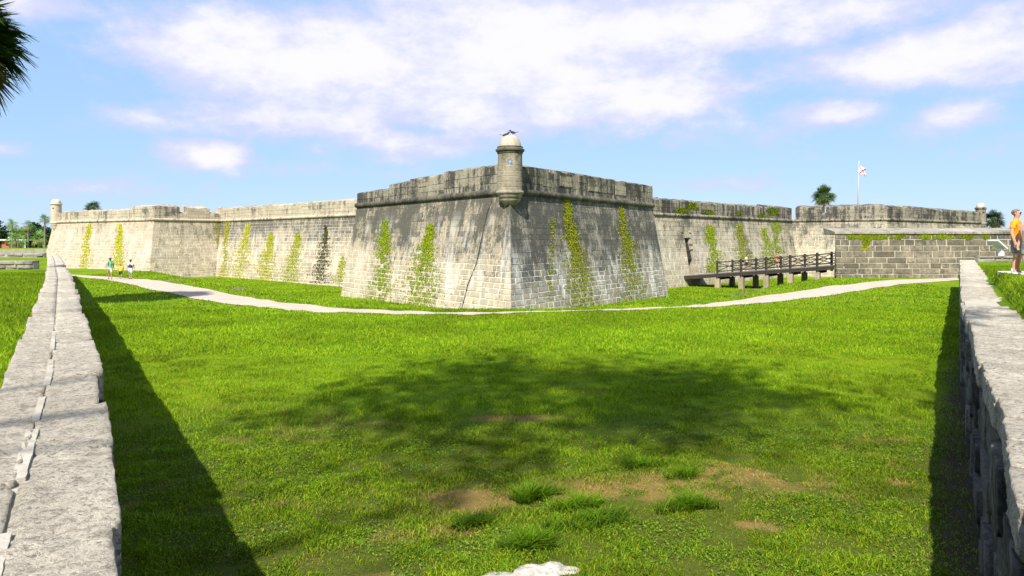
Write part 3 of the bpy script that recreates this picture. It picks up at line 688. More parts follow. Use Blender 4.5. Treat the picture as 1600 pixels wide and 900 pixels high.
# ------------------------------------------------------------------ near moat walls: coping slabs and face stones, each a stone
def rough_box(nx, ny, nz, amp, seed):
    """unit box -.5...5, gridded, edges worn, surface roughened (size applied on the object)"""
    bm = bmesh.new(); bmesh.ops.create_cube(bm, size=1.)
    bmesh.ops.subdivide_edges(bm, edges=bm.edges[:], cuts=max(nx, ny, nz), use_grid_fill=True)
    rr = np.random.default_rng(seed)
    for v in bm.verts:
        c = v.co; k = sum(1 for q in c if abs(abs(q)-.5) < 1e-4)
        if k >= 2: v.co = c*(1-(.010 if k == 2 else .02)-.03*rr.random())
        v.co += Vector((rr.normal()*amp*.35, rr.normal()*amp*.35, rr.normal()*amp))
    me = bpy.data.meshes.new('stone'); bm.to_mesh(me); bm.free(); me.shade_smooth(); return me
FINE = [rough_box(11, 11, 11, .017, k) for k in range(5)]; COARSE = [rough_box(3, 3, 3, .02, 20+k) for k in range(5)]
for m_ in FINE+COARSE: pass
def stone_obj(name, p, dvec, size, mat, parent, fine, wob=.015):
    me = random.choice(FINE if fine else COARSE).copy() if False else random.choice(FINE if fine else COARSE)
    o = bpy.data.objects.new(name, me); COL.objects.link(o); o.parent = parent
    a = math.atan2(dvec[1], dvec[0])+random.uniform(-wob, wob)+random.choice((0, math.pi))
    o.matrix_local = Matrix.Translation(Vector(p)) @ Matrix.Rotation(a, 4, 'Z') @ Matrix.Rotation(random.uniform(-wob, wob)*.6, 4, 'X') @ Matrix.Diagonal((*size, 1))
    if not me.materials: me.materials.append(mat)
    o.material_slots[0].link = 'OBJECT'; o.material_slots[0].material = mat; return o
def moat_wall(P, sgn, label, split, base):
    th = empty('moat_wall', (0, 0, 0), 0, label, 'wall'); L = poly_len(P)
    core = MB(); ds = np.linspace(.0, L, 40); V = []
    for d in ds:
        (x, y), (dx, dy) = poly_at(P, d); n = (-dy, dx) if sgn < 0 else (dy, -dx)
        V += [(x+n[0]*.05, y+n[1]*.05, base-.6), (x+n[0]*.05, y+n[1]*.05, WT-.028), (x+n[0]*(WW-.05), y+n[1]*(WW-.05), WT-.028), (x+n[0]*(WW-.05), y+n[1]*(WW-.05), base-.6)]
    core.add(V, [(i*4+k, (i+1)*4+k, (i+1)*4+(k+1) % 4, i*4+(k+1) % 4) for i in range(39) for k in range(4)]+[(0, 1, 2, 3), (159, 158, 157, 156)], .5)
    core.build('mortar_core', M_nearmort, th)
    # coping in two rows
    rows = ((0, split), (split, 1)) if split else ((0, 1),)
    for (a, b) in rows:
        d = .25 if sgn < 0 else .95
        while d < L-.2:
            ln = random.uniform(.75, 1.7) if split else random.uniform(.45, .95)
            if d > 25: ln *= 1.4
            d2 = min(d+ln, L); (x, y), dv = poly_at(P, (d+d2)/2); n = (-dv[1], dv[0]) if sgn < 0 else (dv[1], -dv[0])
            jut = random.uniform(-.035, .03); o0 = a*WW+(jut if a == 0 else 0); o1 = b*WW+(random.uniform(-.03, .03) if b == 1 else 0)
            o0 += 0 if a == 0 else -.004; mid = (o0+o1)/2; h = .30; dz = random.uniform(-.008, .012)
            if not split and 16.5 < d < 18: dz -= .07
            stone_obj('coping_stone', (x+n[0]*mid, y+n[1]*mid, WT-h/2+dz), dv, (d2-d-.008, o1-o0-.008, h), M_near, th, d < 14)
            d = d2
    # inner face courses
    z = base-.1; 
    while z < WT-.34:
        hh = random.uniform(.26, .42); z2 = min(z+hh, WT-.30); 
        if WT-.30-z2 < .15: z2 = WT-.30
        d = .3+random.random()*.4
        while d < L-.3:
            ln = random.uniform(.4, 1.0)*(1 if d < 25 else 1.5); d2 = min(d+ln, L); (x, y), dv = poly_at(P, (d+d2)/2); n = (-dv[1], dv[0]) if sgn < 0 else (dv[1], -dv[0])
            jut = random.uniform(-.05, .05)
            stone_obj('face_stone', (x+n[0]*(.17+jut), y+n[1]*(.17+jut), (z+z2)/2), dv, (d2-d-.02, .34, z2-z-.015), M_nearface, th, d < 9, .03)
            d = d2
        z = z2
    return th
lw = moat_wall(LW, -1, 'long low moat wall of rough pale coquina slabs, mortar strip along its top, beside the family on the path', .54, 0)
rw = moat_wall(RW, 1, 'long low moat wall of rough grey coquina ending at the big block ravelin', None, 0)
# raised mortar strips along the middle joint of the left wall
for (d0, d1, wv, o_) in ((3.3, 4.15, .05, .50), (5.0, 6.2, .045, .45), (6.5, 7.4, .03, .46), (8., 9.6, .035, .45), (10.5, 12.5, .03, .46)):
    m_ = MB(); k = 14; V = []
    for i in range(k+1):
        (x, y), dv = poly_at(LW, d0+(d1-d0)*i/k); n = (-dv[1], dv[0])
        c0 = .54*WW; ww = wv*.8*(.92+.16*random.random())
        for a in (-1, 1):
            for zz in (WT-.05, WT+.010): V.append((x+n[0]*(c0+a*ww), y+n[1]*(c0+a*ww), zz+random.uniform(-.004, .004)))
    Fc = []
    for i in range(k):
        b = i*4; Fc += [(b+1, b+3, b+7, b+5), (b, b+1, b+5, b+4), (b+3, b+2, b+6, b+7)]
    Fc += [(0, 2, 3, 1), (k*4, k*4+1, k*4+3, k*4+2)]
    m_.add(V, Fc); m_.build('mortar_strip', M_nearmort, lw)

# low cross walls on the left lawn, and the low wall beyond the right lawn
def low_wall(pts, h, zb, label, course, name='low_wall', lmin=.9, lmax=2.):
    a, b = pts; th = empty(name, (a[0], a[1], zb), 0, label, 'wall'); d = Vector((b[0]-a[0], b[1]-a[1], 0)); L = d.length; d.normalize(); n = Vector((d.y, -d.x, 0)); z = zb-.1; o = Vector((a[0], a[1], zb))
    cr = MB(); cr.beam(Vector((a[0], a[1], zb+h/2-.12))-n*-.0, Vector((b[0], b[1], zb+h/2-.12)), .42, h); c = cr.build('mortar_core', M_nearmort, th); c.location = -o
    while z < zb+h-.05:
        z2 = min(z+course*random.uniform(.85, 1.2), zb+h)
        if zb+h-z2 < .1: z2 = zb+h
        t = 0
        while t < L-.1:
            t2 = min(t+random.uniform(lmin, lmax), L); p = Vector((a[0], a[1], 0))+d*((t+t2)/2)
            stone_obj('stone', (p.x-o.x, p.y-o.y, (z+z2)/2-o.z), (d.x, d.y), (t2-t-.05, .56+random.uniform(-.1, .1), z2-z-.035+random.uniform(-.05, .03)), M_low, th, False, .05); t = t2
        z = z2
    return th
low_wall(((-60, 36.5), (-24.7, 36.2)), .52, 1.72, 'low ruined wall of flat blocks crossing the left lawn, butting the moat wall', .2, lmin=.5, lmax=1.5)
low_wall(((-80, 67), (-44.5, 66.5)), .5, 1.58, 'farther low block wall on the grass by the palms', .26, lmin=1.2, lmax=2.6)
low_wall(((31.3, 47.0), (44, 47.4)), .62, 1.62, 'short low block wall in front of the ravelin by the white panel', .3)

# ------------------------------------------------------------------ moss and creepers on the walls
def leaf_quads(C, nrm, size, colr, lift=(.01, .06), tilt=.5):
    n = len(C); a = rng.normal(size=(n, 3)); nn = np.asarray(nrm)[None, :]+rng.normal(size=(n, 3))*tilt; nn /= np.linalg.norm(nn, axis=1)[:, None]
    u = np.cross(nn, a); u /= np.linalg.norm(u, axis=1)[:, None]; v = np.cross(nn, u)
    s = (size*(.5+rng.random(n)))[:, None]; P = C+np.asarray(nrm)[None, :]*rng.uniform(*lift, n)[:, None]
    Q = np.stack([P-u*s, P+v*s*.55, P+u*s, P-v*s*.55], 1); return Q
GY = np.array([[.36, .35, .010], [.25, .30, .010], [.46, .41, .012]]); GG = np.array([[.15, .20, .008], [.23, .26, .008], [.09, .14, .007]]); GB = np.array([[.05, .055, .02], [.03, .03, .015], [.09, .10, .02]]); GM = np.array([[.24, .28, .010], [.33, .32, .015], [.13, .16, .010]])
def moss(fi, pts, n, pal, dens, label, size=.05, face=None):
    """pts: (px, py, half width px) from the top down; grows on the block faces, sparing the lime joints"""
    f = face or FACES[fi]; R = np.array(f.rects) if f.rects else None
    n = int(n*3.4); size *= .70; k = rng.random(n)**dens; ys = np.array([p[1] for p in pts]); xs = np.array([p[0] for p in pts]); ws = np.array([p[2] for p in pts]); y = ys[0]+(ys[-1]-ys[0])*k
    off = rng.normal(size=n)*.55; x = np.interp(y, ys, xs)+off*np.interp(y, ys, ws)*(1.05+.55*(y-ys[0])/(ys[-1]-ys[0]))+3.*(vn(y, y*0+xs[0], .09, 33)-.5)
    pn = vn(x, y, .12, 30)*.5+vn(x, y, .35, 31)*.5; keep = pn > .20+.17*np.abs(off)+.10*(y-ys[0])/(ys[-1]-ys[0])
    C = []
    for xx, yy in zip(x[keep], y[keep]):
        t, z, h = f.hit(xx, yy)
        if R is not None and f.b > 0:
            if not np.any((R[:, 0]+.01 < t) & (t < R[:, 1]-.01) & (R[:, 2]+.01 < z) & (z < R[:, 3]-.01)) and random.random() < .88: continue
        C.append(h)
    C = np.array([tuple(c) for c in C])
    if len(C) == 0: return
    Q = leaf_quads(C, tuple(f.n), size, None, (.02, .06), .35); col = pal[rng.integers(0, len(pal), len(C))]*(.6+.8*rng.random((len(C), 1)))
    o = npmesh('wall_moss', Q, 4, M_moss, None, col); tag(o, label, 'moss', 'moss streaks down the fort walls', 'stuff' if 'faint' in label else None)
moss(4, [(603,344,4),(602,370,8),(599,410,10),(593,450,15),(589,474,16)], 4200, GG*1.35, .9, 'long green moss streak on the cracked bastion wall, farther from the crack')
moss(4, [(674,350,3),(670,375,9),(664,405,15),(657,440,22),(652,477,24)], 4600, GG*1.3, .9, 'wide patchy moss streak on the cracked bastion wall, nearer the crack')
moss(5, [(884,312,4),(889,350,7),(894,372,10),(900,400,12),(906,440,16),(913,480,22)], 4200, GM, .85, 'moss streak on the grey bastion wall nearer the sentry turret')
moss(5, [(968,322,3),(974,352,6),(979,380,9),(984,415,11),(990,445,13),(994,470,18)], 3600, GM, .85, 'moss streak on the grey bastion wall nearer the gateway side')
moss(5, [(862,338,4),(864,352,4),(860,420,5),(858,470,5)], 350, GM, 1, 'faint moss specks beside the turret on the grey bastion wall', .045)
moss(2, [(389,350,3),(383,375,7),(376,405,11),(369,437,14)], 2300, GY*1.1, .9, 'yellow moss streak on the left curtain wall nearest the flank corner', .075)
moss(2, [(425,364,3),(422,385,6),(416,410,10),(410,440,13)], 2300, GY, .9, 'yellow moss streak on the left curtain wall beside the ragged olive one', .075)
moss(2, [(466,364,3),(464,385,7),(458,410,10),(453,441,12)], 1800, GM*1.25, .9, 'ragged olive moss streak on the left curtain wall', .075)
moss(2, [(510,352,2),(509,375,5),(504,405,9),(499,443,12)], 1700, GB, .9, 'black mouldy streak on the left curtain wall', .075)
moss(2, [(536,400,3),(533,420,6),(529,443,7)], 500, GM*1.2, .9, 'faint moss patch on the left curtain wall beside the central bastion', .07)
moss(2, [(357,328,3),(355,350,4),(352,390,4),(348,432,5)], 1500, GY*.9, 1., 'narrow yellow moss strip in the corner of flank and curtain', .075)
moss(1, [(343,336,6),(340,350,7),(346,400,3),(343,432,4)], 800, GY*.8, .8, 'yellow green growth on the brown flank under the parapet gap', .075)
moss(0, [(140,350,3),(137,370,5),(134,395,6),(131,421,9)], 1300, GY*1.15, .9, 'yellow moss streak on the pale bastion nearer the far turret', .09)
moss(0, [(188,350,2),(187,372,4),(185,395,6),(184,420,9)], 1500, GY*1.15, .9, 'yellow moss streak on the pale bastion nearer the flank corner', .09)
moss(7, [(1109,352,5),(1111,375,8),(1115,400,9),(1113,425,6)], 2300, GG*1.5, .9, 'bushy green moss growing beside the gateway', .075)
moss(7, [(1156,350,4),(1157,370,6),(1161,392,9),(1163,410,7)], 1400, GM, .9, 'olive moss above the middle of the timber bridge', .075)
moss(7, [(1194,356,3),(1198,378,6),(1203,400,9),(1206,415,9)], 1500, GG*1.5, .9, 'green moss behind the far half of the timber bridge', .075)
moss(7, [(1210,330,5),(1213,352,6),(1213,375,4),(1216,396,4)], 1500, GG*1.6, 1., 'green creeper hanging from the curtain parapet over the bridge', .075)
PF7 = Face(PLAN[7], PLAN[8], MIT[7], MIT[8], ZC, 0.)
for (x, y, n, wh) in ((1083, 322, 260, 'above the gateway'), (1065, 330, 200, 'between gateway and central bastion'), (1108, 333, 160, 'right over the bushy moss beside the gateway'), (1153, 337, 130, 'over the olive moss above the bridge'), (1190, 338, 140, 'next to the hanging creeper'), (1208, 330, 300, 'where the hanging creeper starts')):
    moss(7, [(x, y-5, 5), (x, y, 7), (x+1, y+6, 6)], n, GG*.75, 1., 'small green tuft on the curtain parapet '+wh, .11, PF7)
for (x, n, w_, h_) in ((1365, 700, 22, 5), (1345, 300, 6, 5), (1352, 420, 5, 18), (1405, 220, 6, 4), (1444, 220, 6, 4), (1472, 400, 10, 5), (1513, 200, 4, 5), (1541, 240, 6, 4), (1500, 160, 6, 3), (1330, 200, 5, 5)):
    moss(0, [(x, 366, w_), (x, 369, w_), (x+.5, 369+h_, w_*.6)], n*2, GG*(.7+.6*random.random()), 1., {1365: 'wide band of green plants under the ravelin coping', 1352: 'green plant trailing farthest down the ravelin blocks', 1472: 'broad green clump under the ravelin coping'}.get(x, 'small green clump growing under the ravelin coping'), .09, fr)
for (x, n) in ((1352, 260),):
    moss(0, [(x, 384, 4), (x, 391, 5)], n, GY*.8, 1., 'yellow green plant hanging on the ravelin blocks', .06, fr)

# ------------------------------------------------------------------ grass
SUNC = np.array([[.11,.22,.003],[.16,.275,.004],[.215,.32,.006],[.075,.165,.003],[.27,.325,.010]])
def blades(name, x, y, zf, h, wd, parent=None, dark=1., kind='stuff', label=None, spread=.6, pal=SUNC, dryf=None, two=False, cat='grass'):
    n = len(x); z = zf(x, y); a = rng.random(n)*2*np.pi; sx, sy = np.cos(a), np.sin(a); hh = h*(.45+.9*rng.random(n)); w2 = wd*(.6+.7*rng.random(n))*.5
    lx_ = rng.normal(size=n)*spread*hh; ly_ = rng.normal(size=n)*spread*hh
    B0 = np.stack([x-sx*w2, y-sy*w2, z-.01], -1); B1 = np.stack([x+sx*w2, y+sy*w2, z-.01], -1); Tp = np.stack([x+lx_, y+ly_, z+hh], -1)
    c = pal[rng.integers(0, len(pal), n)]*(.65+.7*rng.random((n, 1)))
    big = (vn(x, y, .45, 12)*.6+vn(x, y, 1.7, 13)*.4)[:, None]; c = c*(.5+1.0*big)*dark
    if dryf is not None:
        d = np.clip(dryf(x, y)+.25*(rng.random(n)-.5), 0, 1)[:, None]; c = c*(1-d)+np.array([.36, .28, .07])*(.6+.7*rng.random((n, 1)))*d
    if two:
        M0 = np.stack([x+lx_*.3-sx*w2*.85, y+ly_*.3-sy*w2*.85, z+hh*.55], -1); M1 = np.stack([x+lx_*.3+sx*w2*.85, y+ly_*.3+sy*w2*.85, z+hh*.55], -1)
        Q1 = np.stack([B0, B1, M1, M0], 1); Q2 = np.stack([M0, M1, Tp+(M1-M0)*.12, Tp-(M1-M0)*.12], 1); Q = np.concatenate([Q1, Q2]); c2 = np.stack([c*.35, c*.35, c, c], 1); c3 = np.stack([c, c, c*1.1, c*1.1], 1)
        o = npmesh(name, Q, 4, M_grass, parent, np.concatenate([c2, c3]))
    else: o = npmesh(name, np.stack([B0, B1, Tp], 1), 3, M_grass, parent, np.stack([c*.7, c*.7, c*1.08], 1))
    if label: tag(o, label, cat, None, kind)
    return o
def moat_pts(y0, y1, per, margin=.05, rate=None):
    A = .5*(1.6*y1+1.6*y0)*(y1-y0); n = int(A*per); y = np.sqrt(y0*y0+(y1*y1-y0*y0)*rng.random(n)); x = (rng.random(n)-.5)*1.6*y
    k = (x > lx(y)+margin) & (x < rx(y)-margin) & ~on_path(x, y)
    return x[k], y[k]
x, y = moat_pts(5.6, 11.5, 3600); k = rng.random(len(x)) > .80*dry(x, y)+.85*np.clip(soil(x, y)*1.5, 0, 1); 
cl = vn(x, y, 2.3, 40)*.5+vn(x, y, 5.5, 41)*.5; k &= rng.random(len(x)) < .25+1.5*sstep(cl, .28, .6); hcl = .022+.036*sstep(cl, .35, .75)[k]
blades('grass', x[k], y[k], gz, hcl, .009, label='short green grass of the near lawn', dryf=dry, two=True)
x, y = moat_pts(11.5, 20, 1150); k = rng.random(len(x)) > .8*dry(x, y)+.8*soil(x, y)
cl = vn(x, y, 1.6, 40)*.5+vn(x, y, 4., 41)*.5; k &= rng.random(len(x)) < .4+1.2*sstep(cl, .3, .6)
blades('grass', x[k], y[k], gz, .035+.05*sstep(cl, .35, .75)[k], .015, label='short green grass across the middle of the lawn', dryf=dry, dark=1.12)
x, y = moat_pts(20, 34, 330); k = rng.random(len(x)) > .5*dry(x, y)
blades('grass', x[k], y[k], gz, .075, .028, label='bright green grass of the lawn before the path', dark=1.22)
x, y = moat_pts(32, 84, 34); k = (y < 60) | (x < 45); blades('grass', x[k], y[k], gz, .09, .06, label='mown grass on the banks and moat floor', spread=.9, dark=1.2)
# clover and broad weeds
x, y = moat_pts(5.6, 12.5, 1300); k = (vn(x, y, 1.1, 15)*.6+vn(x, y, 3.1, 16)*.4 > .47) & (rng.random(len(x)) > .85*dry(x, y)+soil(x, y)); x, y = x[k], y[k]
C = np.stack([x, y, gz(x, y)+.012+.035*rng.random(len(x))], -1); Q = leaf_quads(C, (0, 0, 1), .013, None, (0, .01), .45)
c = np.array([[.10,.21,.010],[.15,.25,.012],[.065,.15,.008],[.19,.25,.02]])[rng.integers(0, 4, len(x))]*(.6+.8*rng.random((len(x), 1)))
tag(npmesh('ground_cover', Q, 4, M_grass, None, c), 'low clover and broad leaved weeds between the near grass', 'weeds', None, 'stuff')
# tufts of long grass: each a thing
def tuft(px, py, n, r, h, label, dark=.7):
    cx, cy = at(px, py); a = rng.random(n)*2*np.pi; q = r*np.sqrt(rng.random(n))*(.7+.5*np.sin(2*a+px)+.25*np.sin(5*a+py)); x = q*1.25*np.cos(a); y = q*np.sin(a)*.8
    z0 = float(gz(cx, cy)); o = blades('grass_tuft', x, y, lambda a_, b_: a_*0, h*1.15, .011, dark=dark*.95, kind=None, label=label, spread=.95, two=True, cat='grass tuft', pal=SUNC[[0, 1, 3, 3]]); o.location = (cx, cy, z0)
    o['group'] = 'long grass tufts on the bare patch'; del o['label']; o['label'] = label
tuft(836, 778, 900, .24, .13, 'dense dark green grass tuft between two yellowed bare patches', .8)
tuft(735, 822, 600, .19, .10, 'small dark grass tuft below the yellowed patch, left of the tuft by the white stone', .62)
tuft(830, 858, 800, .2, .14, 'loose long bladed grass tuft right behind the white stone', .8)
tuft(1068, 750, 650, .2, .10, 'spreading grass tuft beyond the brown bare patch', .8)
tuft(1075, 800, 800, .26, .11, 'grass tuft at the right end of the brown bare patch', .75)
tuft(905, 795, 700, .26, .10, 'pale grass tuft beside the dense dark tuft', .95)
tuft(1000, 735, 500, .22, .10, 'faint grass tuft behind the brown bare patch', .85)
tuft(930, 820, 900, .4, .09, 'wide flat grass tuft before the bare patches', .75)
# blades on the side lawns
def side_pts(P, sgn, per, d1, w):
    L = min(poly_len(P), d1); n = int(per*L*w); d = rng.random(n)*L; q = WW+.02+rng.random(n)*w; X = []; Y = []; Q = q
    cum = np.concatenate([[0], np.cumsum([math.dist(a, b) for a, b in zip(P, P[1:])])]); bx = np.interp(d, cum, [p[0] for p in P]); by = np.interp(d, cum, [p[1] for p in P])
    (x0, y0), (x1, y1) = P[0], P[-1]; LL = math.dist(P[0], P[-1]); dx, dy = (x1-x0)/LL, (y1-y0)/LL; nn = (-dy, dx) if sgn < 0 else (dy, -dx)
    return bx+nn[0]*q, by+nn[1]*q, q
x, y, q = side_pts(LW, -1, 520, 40, 4.5); zq = np.array([zleft(a, b, c_) for a, b, c_ in zip(x, y, q-.0)])
blades('grass', x, y, lambda a, b: zq, .07, .02, label='rough grass along the back of the left moat wall')
x, y, q = side_pts(RW, 1, 420, 46, 6); zr_ = np.array([zright(a, b, c_) for a, b, c_ in zip(x, y, q)])
SLAB = [(15.3, 22.0), (12.6, 17.0), (21, 15), (27, 22)]
k = ~((y < 22.1) & (x > 12.55+(y-17)*.54) & (y > 16.4)); zr2 = zr_[k]
blades('grass', x[k], y[k], lambda a, b: zr2, .075, .022, label='rough grass along the back of the right moat wall')
# white stone in the lawn at the bottom of the picture
def lump(name, px, py, rx_, ry_, h, mat, label, seed, cat='stone', group=None):
    cx, cy = at(px, py); bm = bmesh.new(); bmesh.ops.create_icosphere(bm, subdivisions=4, radius=1.); rr = np.random.default_rng(seed); ph = rr.random(6)*6
    for v in bm.verts:
        c = v.co; a = math.atan2(c.y, c.x); k = 1+.18*math.sin(2*a+ph[0])+.12*math.sin(5*a+ph[1])+.06*math.sin(9*a+ph[2]); nz = float(vn(c.x*3, c.y*3, 1.3, seed % 7)); v.co = Vector((c.x*rx_*k, c.y*ry_*k, (c.z*h*(.5+nz) if c.z > 0 else c.z*.1)))
    me = bpy.data.meshes.new(name); bm.to_mesh(me); bm.free(); o = link(name, me, mat, None, True); o.location = (cx, cy, float(gz(cx, cy))-.005); tag(o, label, cat, group); return o
M_chalk = stone('white_limestone', (.52,.49,.43), (.42,.385,.33), (.25,.22,.18), -.6, 0, 0, 1, 0., tone=0., bscale=14., bstr=.7, speck=.25)
lump('limestone_slab', 850, 896, .30, .16, .05, M_chalk, 'flat white limestone set in the grass, taller of two', 3)
lump('limestone_slab', 795, 904, .42, .12, .035, M_chalk, 'flat white limestone set in the grass, low sliver beside the taller one', 5)
BSL = ['flat grey bank stone nearest the family on the path', 'flat grey bank stone next to the one by the family', 'flat grey stone on the bank before the yellow moss streaks', 'flat grey stone paired with another before the yellow moss streaks', 'flat grey stone before the middle bridge piers', 'flat grey stone before the bridge, nearer the ravelin', 'flat grey stone before the bridge, nearer the path']
for i, (px, py) in enumerate(((262, 438.5), (283, 437.5), (372, 452), (365, 450), (1165, 458), (1185, 452.5), (1150, 462))):
    lump('bank_stone', px, py, .5, .22, .05, M_rav, BSL[i], 10+i, 'stone', 'flat stones along the bank edge')

# ------------------------------------------------------------------ palms and trees
def fan(C, dirv, R, nl, droop, rs, out, cols, base, dead=.0):
    d = Vector(dirv).normalized(); up = Vector((0, 0, 1)); s = d.cross(up)
    if s.length < .05: s = Vector((1, 0, 0))
    s.normalize(); u = s.cross(d)
    tw = rs.uniform(-.5, .5); s, u = s*math.cos(tw)+u*math.sin(tw), u*math.cos(tw)-s*math.sin(tw)
    for k in range(nl):
        a = (k/(nl-1)-.5)*math.radians(250); rr = R*(1-.25*abs(a)/2.2)*rs.uniform(.85, 1.1)
        dd = (d*math.cos(a)+s*math.sin(a)+u*(.18*abs(math.sin(a)))).normalized(); wv = d*(-math.sin(a))+s*math.cos(a); w_ = R*.042
        m_ = C+dd*rr*.55; tip = C+dd*rr+Vector((0, 0, -droop*rr*rs.uniform(.2, .75))); m_ = m_+Vector((0, 0, -droop*rr*.08))
        out.append([C-wv*w_*.25, C+wv*w_*.25, m_+wv*w_, m_-wv*w_]); out.append([m_-wv*w_, m_+wv*w_, tip+wv*w_*.12, tip-wv*w_*.12])
        c = base*rs.uniform(.6, 1.35); cols += [c, c*.9]
def palm(name, loc, h, cr, nf, nl, label, lean=(0, 0), seed=0, tone=1., group=None, trunk_r=.18, fr_=None, boots=True):
    rs = np.random.default_rng(seed); th = empty(name, loc, 0, label, 'palm', group); top = Vector((lean[0], lean[1], h))
    tb = MB(); K = 14; pts = [(lean[0]*(i/K)**2, lean[1]*(i/K)**2, h*i/K-.25*(i == 0)) for i in range(K+1)]
    tb.tube(pts, [trunk_r*(1.25-.35*i/K+.05*(i % 2)) for i in range(K+1)], 10); tb.build('trunk', M_bark, th, True)
    if boots:
        bb = MB()
        for k in range(26):
            a = rs.random()*6.28; zz = h-rs.random()*min(1.6, h*.3); p = Vector((lean[0]*(zz/h)**2, lean[1]*(zz/h)**2, zz)); d = Vector((math.cos(a), math.sin(a), .9)); bb.beam(p, p+d*trunk_r*2.2, .09, .03)
        bb.build('leaf_bases', M_bark, th)
    out = []; cols = []; st = MB()
    for k in range(nf):
        a = rs.random()*6.283; e = math.asin(rs.uniform(-.85, 1.)); d = Vector((math.cos(a)*math.cos(e), math.sin(a)*math.cos(e), math.sin(e))); pl = cr*rs.uniform(.42, .62); C = top+d*pl+Vector((0, 0, -.10*cr*math.cos(e)))
        base = np.array((.055, .105, .022)) if e > -.35 else np.array((.10, .10, .03))
        fan(C, (d+Vector((0, 0, -.28*math.cos(e)))), cr*.5*(fr_ or 1), nl, .55 if e < .6 else .35, rs, out, cols, base*tone)
        st.tube([top, top+d*pl*.6+Vector((0, 0, .02)), C], [.025, .02, .014], 4)
    Q = np.array([[tuple(v) for v in q] for q in out]); npmesh('fronds', Q, 4, M_leaf, th, np.array(cols)); st.build('frond_stems', M_stem, th)
    return th
M_bark = plain('palm_bark', (.17, .145, .115), .95, .45, 9); M_stem = plain('palm_stem', (.10, .12, .03), .7, .3)
M_bark2 = plain('oak_bark', (.09, .075, .06), .95, .4, 5)
palm('palm_tree', (-24.3, 30, 1.7), 10.5, 3.1, 95, 30, 'tall dark sabal palm close by, its crown cut by the photograph edge', (.2, 0), 5, .75)
palm('palm_tree', ((1287-800)/F*117, 117, 0), 10.75, 2.15, 90, 16, 'round crowned palm rising behind the fort parapet near the flagpole', (0, 0), 8, 1.3)
palm('palm_tree', ((146-800)/F*125, 125, 0), 9.0, 1.8, 60, 12, 'palm crown just showing over the pale left bastion', (0, 0), 9, 1.2)
palm('palm_tree', ((1551-800)/F*135, 135, 0), 7.3, 2.3, 80, 14, 'dark palm half hidden behind the far right turret', (0, 0), 10, .6)
for (px, top, Y, cr, lab, tn) in ((19, 350, 205, 2.2, 'slim palm by the brick building, taller of the pair', 1.3), (24, 362, 200, 2.3, 'yellowish palm by the brick building, shorter of the pair', 1.5), (28, 376, 190, 2.6, 'short bushy palm before the brick building', 1.3), (44, 352, 205, 2.2, 'tall slim palm at the end of the brick building', 1.2),
                                (70, 342, 195, 1.9, 'tallest slim palm beside the far left turret', 1.1), (37, 362, 230, 2.4, 'palm behind the brick building roof end', 1.), (60, 371, 200, 2.9, 'broad green palm between the slim ones', 1.4), (15, 384-8, 215, 1.8, 'palm crown low behind the slim pair', 1.3)):
    z = CZ+(HOR-top)/F*Y; tn *= 2.3; palm('palm_tree', ((px-800)/F*Y, Y, .5), z-.5, cr, 38, 10, lab, (random.uniform(-.3, .3), 0), int(px), tn, 'palms beyond the left lawn', .2, boots=False)
def tree(name, loc, h, R, n, label, seed, col, leaf=.3, flat=.7, group=None, sparse=1., z0f=.3, blobs=16, fork=None, lean=(0, 0), wide=1.):
    rs = np.random.default_rng(seed); th = empty(name, loc, 0, label, 'tree', group); tb = MB(); ct = h-R*flat
    if fork: tb.tube([(0, 0, -.3), (.1, 0, fork*.4), (.0, .1, fork*.8), (0, 0, fork+.2)], [.45, .32, .26, .12], 9)
    else: tb.tube([(0, 0, -.3), (.1, 0, h*.25), (.0, .1, ct*.8), (0, 0, ct+.3)], [.4*h/9, .32*h/9, .25*h/9, .1], 9)
    cents = []
    for k in range(blobs):
        d = rs.normal(size=3); d /= np.linalg.norm(d); c = np.array([lean[0], lean[1], ct])+d*np.array([R*wide, R, R*flat])*rs.uniform(.2, 1.25 if fork else 1.) ; cents.append((c, R*rs.uniform(.28, .5)))
        if fork:
            if k < 6: tb.tube([(0, 0, fork*.95), tuple(c*np.array([.62, .62, 0])+np.array([0, 0, fork+(c[2]-fork)*.42])), tuple(c)], [.04, .03, .015], 5)
            else:
                b0 = min((q[0] for q in cents[:6]), key=lambda q: np.linalg.norm(q-c)); tb.tube([tuple(b0), tuple((b0+c)/2+np.array([0, 0, .1])), tuple(c)], [.02, .015, .01], 4)
        else: tb.tube([(0, 0, ct*.75), tuple(c*.5+np.array([0, 0, ct*.42])), tuple(c)], [.12*h/9, .07*h/9, .03], 5)
    tb.build('trunk', M_bark2, th, True)
    P = []; Cc = []
    for c, r in cents:
        m_ = int(n/blobs); d = rs.normal(size=(m_, 3)); d /= np.linalg.norm(d, axis=1)[:, None]; q = c+d*(r*(rs.random((m_, 1))**.45))*np.array([1, 1, .75]); P.append(q); Cc.append(np.array(col)*(.55+.9*rs.random((m_, 1)))*rs.uniform(.75, 1.25))
    P = np.concatenate(P); Cc = np.concatenate(Cc); Q = leaf_quads(P, (0, 0, .6), leaf, None, (0, .01), 1.2); npmesh('crown', Q, 4, M_leaf, th, Cc); return th
